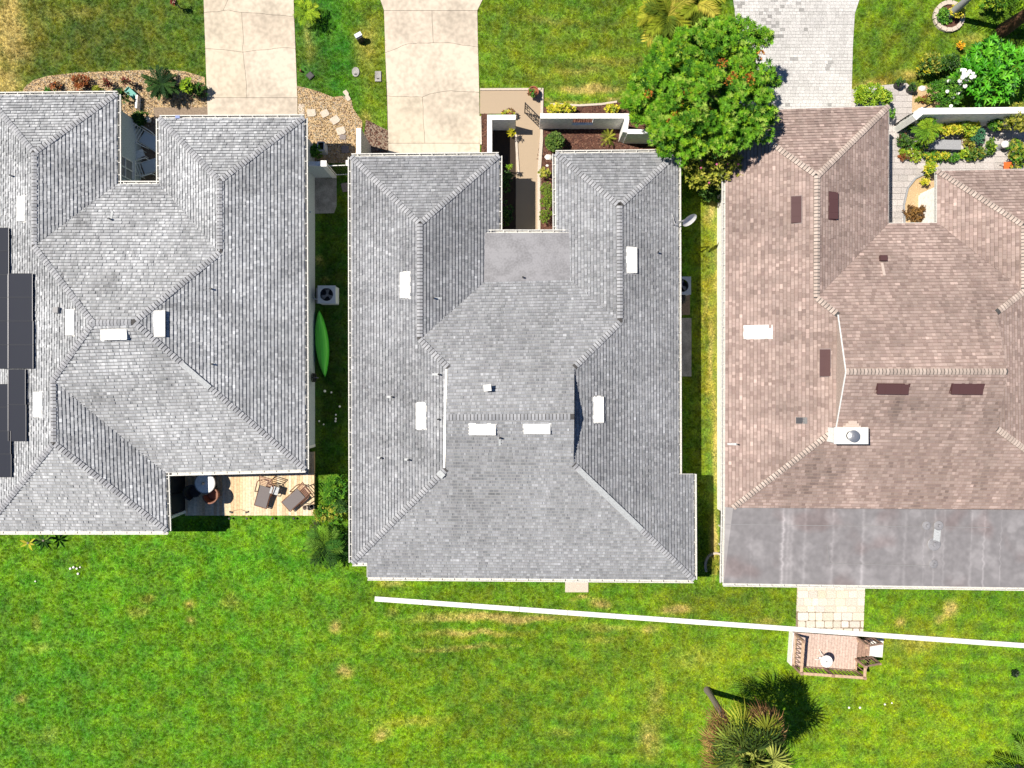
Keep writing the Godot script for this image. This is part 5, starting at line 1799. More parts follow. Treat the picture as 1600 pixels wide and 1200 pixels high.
	trunk_of(t, [Vector3(0, -0.05, 0), Vector3(0.1, 1.5, -0.05), Vector3(0.2, 4.2, -0.1)], [0.34, 0.26, 0.2], "brown_bark")
	for i in 16:
		put("frond", feather(Vector3(0.2, 4.2, -0.1), 2.4 * i, lerpf(0.1, 1.1, i / 16.0), 1.7, 1.2, 14, 0.5, 0.06, OLIVE), M.frond, t)
	bush("shrub", "light green leafy shrub at the top edge beyond the ring bed's shadow", "shrub", 1552, 6, 20, 14, 1.0, LIME + GREEN)
	bush("shrub", "reddish stump-like garden plant at the top picture edge beside the left driveway", "plant", 273, 3, 8, 5, 0.9, RED + [Color(0.4, 0.25, 0.2)])


# ---------------------------------------------------------------- walls, gates, furniture
func wall_run(o: Node3D, a: Vector3, b: Vector3, top: float, m: String, thick := 0.22) -> void:
	var d := (b - a).normalized() * thick * 0.5
	top -= 0.004 * o.get_child_count()
	thick -= 0.003 * o.get_child_count()
	var mb := MB.new()
	mb.bar(Vector3(a.x, top * 0.5 - 0.05, a.z) - d, Vector3(b.x, top * 0.5 - 0.05, b.z) + d, thick - 0.012, top + 0.06)
	put("wall_panel", mb, M[m], o)
	mb = MB.new()
	mb.bar(Vector3(a.x, top, a.z) - d * 1.02, Vector3(b.x, top, b.z) + d * 1.02, thick + 0.012, 0.05)
	put("coping", mb, M.white_paint, o)


func build_walls() -> void:
	rng.seed = 81
	var t := 1.42
	var o := thing("court_wall", "white stucco court wall between driveway and iron gate, an L with a dark shaded inside", "wall", Vector3.ZERO)
	wall_run(o, P(765, 183.5, t), P(802, 183.5, t), t, "stucco")
	wall_run(o, P(765, 183.5, t), P(765, 262, t), t, "stucco")
	o = thing("court_wall", "white stucco front court wall with a barred opening, east of the iron gate", "wall", Vector3.ZERO)
	var a := P(848, 181.5, t)
	var b := P(979, 181, t)
	wall_run(o, a, b, t, "stucco")
	# the opening is cut through: rebuild that wall from pieces round it
	for k in o.get_children():
		o.remove_child(k)
		k.free()
	var x0 := P(896, 181, t).x
	var x1 := P(929, 181, t).x
	var mb := MB.new()
	mb.cube(Vector3((a.x - 0.11 + x0) * 0.5, 0.65, a.z), Vector3(x0 - a.x + 0.11, 1.46, 0.21))
	mb.cube(Vector3((b.x + 0.11 + x1) * 0.5, 0.65, a.z), Vector3(b.x - x1 + 0.11, 1.46, 0.21))
	mb.cube(Vector3((x0 + x1) * 0.5, 0.26, a.z + 0.055), Vector3(x1 - x0, 0.68, 0.096))
	put("wall_panel", mb, M.stucco, o)
	mb = MB.new()
	mb.bar(Vector3(a.x - 0.12, t, a.z), Vector3(b.x + 0.12, t, a.z), 0.235, 0.06)
	put("coping", mb, M.white_paint, o)
	var grille := group_part("window_grille", o)
	for i in 9:
		mb = MB.new()
		var x := lerpf(x0, x1, (i + 0.5) / 9.0)
		mb.bar(Vector3(x, 0.58, a.z + 0.03), Vector3(x, 1.4, a.z + 0.03), 0.016, 0.016)
		put("bar", mb, M.iron, grille)
	mb = MB.new()
	mb.cube(Vector3((x0 + x1) * 0.5, 0.62, a.z + 0.075), Vector3(x1 - x0 - 0.01, 0.05, 0.13))
	put("sill", mb, M.white_paint, grille)
	wall_run(o, P(979, 189, t), P(977, 203, t), t, "stucco")
	wall_run(o, P(984, 205.5, t), P(1040, 206, t), t, "stucco")
	# wing wall left of the middle drive
	o = thing("wing_wall", "tall tan wing wall with a pale top beside the middle garage", "wall", Vector3.ZERO)
	wall_run(o, P(560.5, 204, 2.4), P(560.5, 250, 2.4), 2.4, "tan_stucco", 0.2)
	# side wall and gate between the left and middle houses
	o = thing("side_wall", "pale blue-white privacy wall from the left house to the side gate", "wall", Vector3.ZERO)
	wall_run(o, P(474, 256, 1.9), P(503, 256, 1.9), 1.9, "blue_stucco", 0.2)
	mb = MB.new()
	var q := P(506, 256, 1.95)
	mb.bar(Vector3(q.x, 0, q.z), Vector3(q.x, 1.96, q.z), 0.2, 0.2)
	mb.cube(Vector3(q.x, 1.98, q.z), Vector3(0.27, 0.06, 0.27))
	put("post", mb, M.white_paint, o)
	o = thing("side_gate", "thin white side gate between the white post and the middle house", "gate", Vector3.ZERO)
	var q2 := P(545, 255, 1.95)
	mb = MB.new()
	mb.bar(Vector3(q2.x, 0, q2.z), Vector3(q2.x, 1.96, q2.z), 0.2, 0.2)
	mb.cube(Vector3(q2.x, 1.98, q2.z), Vector3(0.25, 0.06, 0.25))
	put("post", mb, M.white_paint, o)
	for y in [0.25, 1.65]:
		mb = MB.new()
		mb.bar(Vector3(q.x + 0.12, y, q.z), Vector3(q2.x - 0.12, y, q2.z), 0.03, 0.05)
		put("rail", mb, M.white_paint, o)
	for i in 9:
		mb = MB.new()
		var p := q.lerp(q2, (i + 0.9) / 9.8)
		mb.bar(Vector3(p.x, 0.1, p.z), Vector3(p.x, 1.62 + 0.1 * sin(i * 1.9), p.z), 0.022, 0.022)
		put("picket", mb, M.iron, o)
	# rear retaining wall
	o = thing("retaining_wall", "long low white retaining wall crossing the rear lawns at a slight slant", "wall", Vector3.ZERO)
	var w0 := P(586, 935)
	var w1 := P(1640, 1011)
	var n := 14
	for i in n:
		mb = MB.new()
		var s0 := w0.lerp(w1, float(i) / n)
		var s1 := w0.lerp(w1, (i + 1.0) / n - 0.0006)
		s0.y = -0.28
		s1.y = -0.28
		mb.bar(s0, s1, 0.2, 0.62)
		s0.y = 0.05
		s1.y = 0.05
		var tone := rng.randf_range(0.86, 0.98)
		mb.col = Color(tone, tone, tone * 0.98)
		mb.bar(s0 + Vector3.UP * rng.randf_range(-0.004, 0.004), s1, 0.235, 0.06)
		put("wall_segment", mb, M.white_paint, o)
	# right house: bent white wall and iron gate
	o = thing("courtyard_wall", "white courtyard wall with a slanted corner at the brown-roofed house", "wall", Vector3.ZERO)
	wall_run(o, P(1440, 174, 1.75), P(1640, 172, 1.75), 1.75, "stucco", 0.28)
	wall_run(o, P(1440, 174, 1.75), P(1432, 181, 1.75), 1.75, "stucco", 0.28)
	o = thing("iron_gate", "slanted dark iron gate and rail between the brown roof and the white courtyard wall", "gate", Vector3.ZERO)
	iron_gate(o, P(1397, 196), P(1428, 180), 1.3)
	o = thing("iron_gate", "open scrolled iron gate standing across the tan entry walk", "gate", Vector3.ZERO)
	iron_gate(o, P(820, 177), P(844, 201), 1.25)
	# curved edging near the rear corner of the right house
	mb = MB.new()
	var arc := []
	for i in 13:
		var an := lerpf(-0.55, -3.6, i / 12.0)
		arc.append(P(1118 + cos(an) * 16, 884 + sin(an) * 20, 0.05))
	for i in 12:
		mb.bar(arc[i], arc[i + 1], 0.1, 0.14)
	tag(put("stone_edging", mb, M.pale_edge, self), "curved pale stone edging round the grassy plant by the porch corner", "edging")
	# ring bed
	o = thing("ring_planter", "round pale stone ring bed on the front lawn at the top right", "planter", P(1481, 27))
	for i in 16:
		mb = MB.new()
		var an := TAU * i / 16.0
		var d := Vector3(cos(an), 0, sin(an)) * 0.66
		mb.box(Transform3D(Basis(Vector3.UP, -an), d + Vector3.UP * 0.07), Vector3(0.2, 0.16, 0.245))
		put("stone", mb, M.pale_edge, o)
	mb = MB.new()
	mb.lathe(Vector3.ZERO, [[0.58, 0.06], [0.0, 0.08]], 18)
	put("soil", mb, M.mulch, o)
	var ring := PackedVector2Array()
	for i in 16:
		ring.append(Vector2(o.position.x + cos(TAU * i / 16.0) * 0.72, o.position.z + sin(TAU * i / 16.0) * 0.72))
	keep_clear(ring)


func iron_gate(o: Node3D, a: Vector3, b: Vector3, h: float) -> void:
	var mb := MB.new()
	for p in [a, b]:
		mb.bar(p, p + Vector3.UP * (h + 0.05), 0.05, 0.05)
	mb.bar(a + Vector3.UP * h, b + Vector3.UP * h, 0.04, 0.05)
	mb.bar(a + Vector3.UP * 0.1, b + Vector3.UP * 0.1, 0.04, 0.04)
	mb.bar(a + Vector3.UP * h * 0.55, b + Vector3.UP * h * 0.55, 0.03, 0.03)
	put("frame", mb, M.iron, o)
	for i in 6:
		mb = MB.new()
		var p := a.lerp(b, (i + 1.0) / 7.0)
		mb.bar(p + Vector3.UP * 0.1, p + Vector3.UP * h, 0.018, 0.018)
		put("bar", mb, M.iron, o)
	var d := (b - a).normalized()
	for i in 4:
		var c := a.lerp(b, (i + 0.5) / 4.0) + Vector3.UP * h * (0.32 if i % 2 else 0.76)
		var pts := []
		var rr := []
		for k in 15:
			var an := k * 0.62
			pts.append(c + (d * cos(an) + Vector3.UP * sin(an)) * (0.13 - k * 0.007))
			rr.append(0.011)
		mb = MB.new()
		mb.tube(pts, rr, 5)
		put("scroll", mb, M.iron, o)


func air_conditioner(label: String, at: Vector3) -> void:
	var o := thing("air_conditioner", label, "air conditioner", at)
	var s := 0.4
	var mb := MB.new()
	for k in 4:
		var an := PI * 0.5 * k
		var d := Vector3(cos(an), 0, sin(an))
		mb.box(Transform3D(Basis(Vector3.UP, -an), d * s + Vector3.UP * 0.38), Vector3(0.03, 0.7, 0.74))
		mb.tube([Vector3(cos(an + PI / 4), 0, sin(an + PI / 4)) * 0.53, Vector3(cos(an + PI / 4) * 0.53, 0.74, sin(an + PI / 4) * 0.53)], [0.04, 0.04], 6)
	put("cabinet", mb, M.ac_grey, o)
	# top plate with a round hole
	mb = MB.new()
	for k in 24:
		var a0 := TAU * k / 24.0
		var a1 := TAU * (k + 1) / 24.0
		var sq := func(an: float) -> Vector3:
			var m := maxf(absf(cos(an)), absf(sin(an)))
			return Vector3(cos(an) / m, 0, sin(an) / m) * 0.43 + Vector3.UP * 0.76
		var i0 := Vector3(cos(a0) * 0.31, 0.77, sin(a0) * 0.31)
		var i1 := Vector3(cos(a1) * 0.31, 0.77, sin(a1) * 0.31)
		mb.quad(i0, i1, sq.call(a1), sq.call(a0), Vector3.UP)
	put("top_plate", mb, M.ac_grey, o)
	mb = MB.new()
	mb.lathe(Vector3.ZERO, [[0.31, 0.45], [0.0, 0.45]], 20)
	put("well", mb, M.black, o)
	for k in 3:
		mb = MB.new()
		var an := TAU * k / 3.0 + 0.5
		var d := Vector3(cos(an), 0, sin(an))
		var e := Vector3(-d.z, 0, d.x)
		mb.quad(d * 0.05 - e * 0.04 + Vector3.UP * 0.6, d * 0.05 + e * 0.04 + Vector3.UP * 0.6, d * 0.27 + e * 0.13 + Vector3.UP * 0.66, d * 0.27 - e * 0.1 + Vector3.UP * 0.58, Vector3.UP)
		put("fan_blade", mb, M.pipe, o)
	mb = MB.new()
	mb.lathe(Vector3.UP * 0.62, [[0.08, 0.0], [0.07, 0.06], [0.0, 0.07]], 10)
	put("fan_hub", mb, M.pipe, o)
	mb = MB.new()
	mb.tube([Vector3(-0.42, 0.3, 0.15), Vector3(-0.6, 0.35, 0.18), Vector3(-0.8, 0.3, 0.1)], [0.025, 0.025, 0.025], 6)
	put("hose", mb, M.white_paint, o)


func lounge_chair(called: String, label: String, at: Vector3, turn: float, cloth: String, metal: String) -> Node3D:
	# x runs from the feet to the head
	var o := thing(called, label, "lounge chair", at, "", turn)
	var mb := MB.new()
	mb.box(Transform3D(Basis(Vector3.BACK, 0.06), Vector3(-0.42, 0.33, 0)), Vector3(1.0, 0.05, 0.56))
	put("seat", mb, M[cloth], o)
	mb = MB.new()
	for z in [-0.31, 0.31]:
		mb.tube([Vector3(-0.95, 0.27, z), Vector3(0.1, 0.36, z), Vector3(0.6, 0.82, z)], [0.022, 0.022, 0.022], 6)
	mb.tube([Vector3(-0.95, 0.27, -0.31), Vector3(-0.95, 0.27, 0.31)], [0.022, 0.022], 6)
	mb.tube([Vector3(0.6, 0.82, -0.31), Vector3(0.6, 0.82, 0.31)], [0.022, 0.022], 6)
	put("frame", mb, M[metal], o)
	for i in 5:
		mb = MB.new()
		var p := Vector3(0.1, 0.37, 0).lerp(Vector3(0.6, 0.83, 0), (i + 0.6) / 5.4)
		mb.bar(p - Vector3(0, 0, 0.3), p + Vector3(0, 0, 0.3), 0.035, 0.02)
		put("slat", mb, M[metal], o)
	for z in [-0.36, 0.36]:
		mb = MB.new()
		mb.tube([Vector3(-0.3, 0.02, z), Vector3(-0.25, 0.5, z * 1.12), Vector3(0.2, 0.56, z * 1.15), Vector3(0.34, 0.5, z)], [0.022, 0.025, 0.025, 0.022], 6)
		put("armrest", mb, M[metal], o)
	for q in [Vector3(-0.85, 0, -0.3), Vector3(-0.85, 0, 0.3), Vector3(0.3, 0, -0.3), Vector3(0.3, 0, 0.3)]:
		mb = MB.new()
		mb.tube([q, q + Vector3(0.02, 0.4 if q.x > 0 else 0.3, 0)], [0.02, 0.02], 6)
		put("leg", mb, M[metal], o)
	return o


func tub_chair(label: String, at: Vector3, turn: float, m: String) -> void:
	var o := thing("wicker_chair", label, "chair", at, "", turn)
	var mb := MB.new()
	mb.lathe(Vector3.ZERO, [[0.0, 0.38], [0.24, 0.4], [0.27, 0.36], [0.22, 0.12]], 14)
	put("seat", mb, M[m], o)
	mb = MB.new()
	var inner := []
	for i in 13:
		var an := lerpf(-2.0, 2.0, i / 12.0)
		inner.append([Vector3(cos(an), 0, sin(an)), 0.84 - 0.16 * absf(an) / 2.0])
	for i in 12:
		var d0: Vector3 = inner[i][0]
		var d1: Vector3 = inner[i + 1][0]
		var h0: Vector3 = Vector3.UP * inner[i][1]
		var h1: Vector3 = Vector3.UP * inner[i + 1][1]
		var f := Vector3.UP * 0.34
		mb.quad(d0 * 0.27 + f, d1 * 0.27 + f, d1 * 0.33 + h1, d0 * 0.33 + h0, -d0)
		mb.quad(d0 * 0.31 + f, d1 * 0.31 + f, d1 * 0.39 + h1, d0 * 0.39 + h0, d0)
		mb.quad(d0 * 0.33 + h0, d1 * 0.33 + h1, d1 * 0.39 + h1, d0 * 0.39 + h0, Vector3.UP)
	put("backrest", mb, M[m], o)
	for k in 4:
		var an := PI * 0.25 + PI * 0.5 * k
		mb = MB.new()
		mb.tube([Vector3(cos(an) * 0.27, 0, sin(an) * 0.27), Vector3(cos(an) * 0.2, 0.3, sin(an) * 0.2)], [0.02, 0.022], 6)
		put("leg", mb, M[m], o)


func build_left_deck() -> void:
	rng.seed = 91
	var y := 0.25
	var o := thing("deck", "pale wooden deck behind the left house, of narrow boards running front to back", "deck", P(289, 805, 0.0))
	var org := o.position
	var x := P(289, 805, y).x
	var xe := P(491, 805, y).x
	var z0 := P(400, 706, y).z
	var z1 := P(400, 805.5, y).z
	keep_clear(PackedVector2Array([Vector2(x - 0.05, z0), Vector2(xe, z0), Vector2(xe, z1 + 0.02), Vector2(x - 0.05, z1 + 0.02)]))
	var n := 45
	var w := (xe - x) / n
	for i in n:
		var mb := MB.new()
		var t := rng.randf_range(0.86, 1.08)
		mb.col = [Color(0.74, 0.58, 0.38), Color(0.72, 0.53, 0.32), Color(0.78, 0.65, 0.46), Color(0.68, 0.47, 0.27)][rng.randi() % 4] * t
		mb.cube(Vector3(x + (i + 0.5) * w, y - 0.018 + rng.randf_range(-0.002, 0.002), (z0 + z1) * 0.5 + rng.randf_range(-0.008, 0.008)) - org, Vector3(w - 0.008, 0.036, z1 - z0))
		put("board", mb, M.deck_wood, o)
	var mb := MB.new()
	mb.col = Color(0.5, 0.36, 0.2)
	mb.bar(Vector3(x, y - 0.12, z1 - 0.03) - org, Vector3(xe, y - 0.12, z1 - 0.03) - org, 0.04, 0.16)
	mb.bar(Vector3(xe - 0.03, y - 0.12, z0) - org, Vector3(xe - 0.03, y - 0.12, z1) - org, 0.04, 0.16)
	put("rim_joist", mb, M.deck_wood, o)
	# table and chairs
	var c := P(320, 755, 0.98)
	c.y = y
	var t := thing("round_table", "round white-topped patio table half in the roof's shadow", "table", c)
	mb = MB.new()
	mb.lathe(Vector3.ZERO, [[0.0, 0.735], [0.46, 0.735], [0.46, 0.715], [0.0, 0.715]], 28)
	put("tabletop", mb, M.white_paint, t)
	mb = MB.new()
	mb.lathe(Vector3.ZERO, [[0.45, 0.69], [0.5, 0.69], [0.5, 0.74], [0.46, 0.74]], 28)
	put("rim", mb, M.pipe, t)
	for k in 4:
		mb = MB.new()
		var an := PI * 0.25 + PI * 0.5 * k
		mb.tube([Vector3(cos(an) * 0.38, 0, sin(an) * 0.38), Vector3(cos(an) * 0.32, 0.7, sin(an) * 0.32)], [0.022, 0.022], 6)
		put("leg", mb, M.iron, t)
	t = thing("centrepiece", "small light ornament on the middle of the round patio table", "ornament", c + Vector3(-0.06, 0.735, 0.02))
	mb = MB.new()
	mb.lathe(Vector3.ZERO, [[0.07, 0.0], [0.08, 0.04], [0.04, 0.08], [0.035, 0.16], [0.0, 0.18]], 12)
	put("vase", mb, M.pale_edge, t)
	var cp := func(px: float, py: float) -> Vector3:
		var p := P(px, py, 0.7)
		p.y = y
		return p
	tub_chair("black wicker tub chair in the shade left of the round table", cp.call(303, 769), PI - 0.7, "wicker")
	tub_chair("brown wicker tub chair below the round table", cp.call(332, 773), -1.1, "brown_wicker")
	tub_chair("brown wicker chair tucked under the eave right of the round table", cp.call(352, 735), 1.9, "brown_wicker")
	var lp := func(px: float, py: float) -> Vector3:
		var p := P(px, py, 0.6)
		p.y = y
		return p
	lounge_chair("lounge_chair", "brown sling lounge chair next to the small white side table on the deck", lp.call(415, 763), 1.28, "sling", "bronze")
	lounge_chair("lounge_chair", "brown sling lounge chair at the deck's east end near the green shrub", lp.call(469, 772), 0.72, "sling", "bronze")
	c = P(429, 766, 0.65)
	c.y = y
	t = thing("side_table", "small square grey-white side table between the two brown lounge chairs", "side table", c, "", -0.28)
	mb = MB.new()
	mb.cube(Vector3(0, 0.42, 0), Vector3(0.4, 0.03, 0.38))
	put("tabletop", mb, M.flashing, t)
	for k in 4:
		mb = MB.new()
		var q := Vector3(0.17 if k < 2 else -0.17, 0, 0.16 if k % 2 else -0.16)
		mb.bar(q, q + Vector3.UP * 0.41, 0.03, 0.03)
		put("leg", mb, M.iron, t)
	for q in [[477, 793, "sling", "pinkish bucket at the deck's south-east corner, left of the dark one"], [487.5, 792, "dark_pot", "dark bucket at the deck's south-east edge, right of the pinkish one"]]:
		c = P(q[0], q[1], y + 0.2)
		c.y = y
		t = thing("bucket", q[3], "bucket", c)
		mb = MB.new()
		mb.lathe(Vector3.ZERO, [[0.1, 0.0], [0.13, 0.26], [0.115, 0.26], [0.09, 0.04], [0.0, 0.04]], 16)
		put("pail", mb, M.pale_edge if q[2] == "sling" else M.dark_pot, t)
		mb = MB.new()
		mb.tube([Vector3(-0.12, 0.25, 0), Vector3(-0.05, 0.33, 0.04), Vector3(0.05, 0.33, 0.04), Vector3(0.12, 0.25, 0)], [0.006, 0.006, 0.006, 0.006], 5)
		put("handle", mb, M.steel, t)
	# low grill cart under the eave
	c = P(452, 733, 0.9)
	c.y = y
	t = thing("storage_bench", "dark brown bench pushed under the eave at the deck's north-east part", "bench", c)
	mb = MB.new()
	mb.cube(Vector3(0, 0.3, 0.06), Vector3(1.75, 0.5, 0.36))
	put("chest", mb, M.sling, t)
	mb = MB.new()
	mb.cube(Vector3(-0.02, 0.57, 0.06), Vector3(1.82, 0.05, 0.42))
	put("lid", mb, M.pipe, t)
	# a cord with two stakes lying on the boards
	t = thing("drip_line", "thin dark cord with a clip at each end lying on the deck", "cord", P(374, 800, y))
	mb = MB.new()
	mb.tube([Vector3(-0.4, 0.02, 0.0), Vector3(-0.15, 0.02, -0.1), Vector3(0.1, 0.02, -0.12), Vector3(0.35, 0.02, -0.02)], [0.008, 0.008, 0.008, 0.008], 5)
	put("line", mb, M.black, t)
	for s in [-0.4, 0.38]:
		mb = MB.new()
		mb.box(Transform3D(Basis(Vector3.UP, s), Vector3(s, 0.03, 0)), Vector3(0.16, 0.05, 0.07))
		put("clip", mb, M.black, t)
	var i := 0
	var wh := ["leftmost", "second from left", "third from left", "rightmost"]
	for px in [361, 388, 428, 461]:
		t = thing("path_light", "small black stake light at the deck's south edge, %s of four" % wh[i], "path light", P(px, 809, 0.0), "stake lights along the wooden deck")
		mb = MB.new()
		mb.tube([Vector3.ZERO, Vector3.UP * 0.2], [0.012, 0.012], 5)
		put("stake", mb, M.black, t)
		mb = MB.new()
		mb.lathe(Vector3.UP * 0.2, [[0.03, -0.06], [0.06, 0.0], [0.05, 0.03], [0.0, 0.04]], 10)
		put("lamp_head", mb, M.black, t)
		i += 1


func build_right_deck() -> void:
	rng.seed = 95
	var y := 0.03
	var turn := -0.072
	var at := P(1241.5, 985.5, y)
	var gl := ground_h(at.x + 1, at.z + 1) - y
	var o := thing("deck", "small pinkish brown deck with railings and three steps, at the white retaining wall", "deck", at, "", turn)
	var w := 3.12
	var dz := 1.62
	keep_clear(poly([1236, 985, 1390, 990, 1388, 1022, 1346, 1050, 1236, 1042]))
	var n := 22
	for i in n:
		var mb := MB.new()
		mb.col = Color(0.60, 0.455, 0.385) * rng.randf_range(0.95, 1.05)
		mb.cube(Vector3((i + 0.5) * w / n, -0.02, dz * 0.5 + 0.08), Vector3(w / n - 0.012, 0.04, dz))
		put("board", mb, M.deck_wood, o)
	var mb := MB.new()
	mb.cube(Vector3(-0.03, gl * 0.5 - 0.01, dz * 0.5 + 0.1), Vector3(0.03, -gl - 0.02, dz))
	put("skirt", mb, M.white_paint, o)
	mb = MB.new()
	mb.cube(Vector3(w * 0.5, -0.1, dz + 0.09), Vector3(w, 0.16, 0.03))
	mb.cube(Vector3(w + 0.02, -0.1, dz * 0.5 + 0.1), Vector3(0.03, 0.16, dz))
	put("rim_joist", mb, M.brown_paint, o)
	var zf := dz + 0.08
	var rails := [[Vector3(0.06, 0, 0.16), Vector3(0.06, 0, zf)], [Vector3(0.06, 0, zf), Vector3(w - 0.04, 0, zf)], [Vector3(w - 0.04, 0, zf), Vector3(w - 0.04, 0, 1.16)], [Vector3(w - 0.04, 0, 0.12), Vector3(w - 0.04, 0, 0.3)]]
	for r in rails:
		var a: Vector3 = r[0]
		var b: Vector3 = r[1]
		var rail := group_part("railing", o)
		mb = MB.new()
		mb.bar(a + Vector3.UP * 0.94, b + Vector3.UP * 0.94, 0.13, 0.035)
		put("handrail", mb, M.rail_wood, rail)
		mb = MB.new()
		mb.bar(a + Vector3.UP * 0.1, b + Vector3.UP * 0.1, 0.04, 0.08)
		put("bottom_rail", mb, M.rail_wood, rail)
		var k := int(a.distance_to(b) / 0.2)
		for i in range(1, k):
			mb = MB.new()
			var p := a.lerp(b, float(i) / k)
			mb.bar(p + Vector3.UP * 0.1, p + Vector3.UP * 0.92, 0.035, 0.035)
			put("baluster", mb, M.brown_paint, rail)
	for p in [Vector3(0.06, 0, 0.16), Vector3(0.06, 0, zf), Vector3(w * 0.5, 0, zf), Vector3(w - 0.04, 0, zf), Vector3(w - 0.04, 0, 1.16), Vector3(w - 0.04, 0, 0.14)]:
		mb = MB.new()
		mb.bar(p + Vector3.UP * gl, p + Vector3.UP * 0.92, 0.1, 0.1)
		mb.cube(p + Vector3.UP * 1.0, Vector3(0.12, 0.05, 0.12))
		put("post", mb, M.brown_paint, o)
	# steps down to the lawn on the east side
	for i in 3:
		mb = MB.new()
		mb.cube(Vector3(w + 0.17 + i * 0.26, -0.15 - i * 0.13, 0.66), Vector3(0.25, 0.04, 0.9))
		put("step", mb, M.brown_paint, o)
	for z in [0.18, 1.15]:
		mb = MB.new()
		mb.bar(Vector3(w, 0.92, z), Vector3(w + 0.95, 0.42, z), 0.09, 0.04)
		mb.bar(Vector3(w, 0.12, z), Vector3(w + 0.95, -0.38, z), 0.05, 0.14)
		put("stair_rail", mb, M.brown_paint, o)
		mb = MB.new()
		mb.bar(Vector3(w + 0.92, gl, z), Vector3(w + 0.92, 0.5, z), 0.09, 0.09)
		put("stair_post", mb, M.brown_paint, o)
		for i in 4:
			mb = MB.new()
			var x := w + 0.18 + i * 0.19
			var yy := -0.1 - i * 0.1
			mb.bar(Vector3(x, yy + 0.1, z), Vector3(x, yy + 0.92, z), 0.035, 0.035)
			put("stair_baluster", mb, M.brown_paint, o)
	var pad := structure("concrete_pad", "small white concrete landing at the foot of the deck's steps", at)
	pad.rotation.y = turn
	mb = MB.new()
	mb.cube(Vector3(w + 1.12, gl + 0.03, 0.68), Vector3(0.75, 0.12, 0.92))
	put("slab", mb, M.pale_edge, pad)
	pad.get_child(0).material_override = M.white_stone
	# round white table with a hole for a parasol
	var c := P(1292, 1034, y + 0.75)
	c.y = y
	var t := thing("round_table", "small round white table with a dark parasol hole on the pinkish deck", "table", c)
	mb = MB.new()
	mb.lathe(Vector3.ZERO, [[0.045, 0.74], [0.28, 0.735], [0.29, 0.72], [0.28, 0.705], [0.045, 0.705]], 26)
	put("tabletop", mb, M.white_paint, t)
	mb = MB.new()
	mb.lathe(Vector3.ZERO, [[0.045, 0.73], [0.0, 0.73]], 12)
	put("parasol_hole", mb, M.pipe, t)
	for k in 3:
		mb = MB.new()
		var an := TAU * k / 3.0 + 0.4
		mb.tube([Vector3(cos(an) * 0.3, 0, sin(an) * 0.3), Vector3(cos(an) * 0.1, 0.35, sin(an) * 0.1), Vector3(cos(an) * 0.2, 0.7, sin(an) * 0.2)], [0.022, 0.022, 0.022], 6)
		put("leg", mb, M.white_paint, t)
	c = P(1281, 1027.5, y)
	t = thing("watering_can", "small white object with a dark clip beside the round white table on the deck", "ornament", c)
	mb = MB.new()
	mb.lathe(Vector3.ZERO, [[0.07, 0.0], [0.08, 0.1], [0.03, 0.16], [0.0, 0.17]], 10)
	mb.tube([Vector3(-0.04, 0.08, 0), Vector3(-0.18, 0.14, -0.05)], [0.02, 0.014], 6)
	put("body", mb, M.white_paint, t)


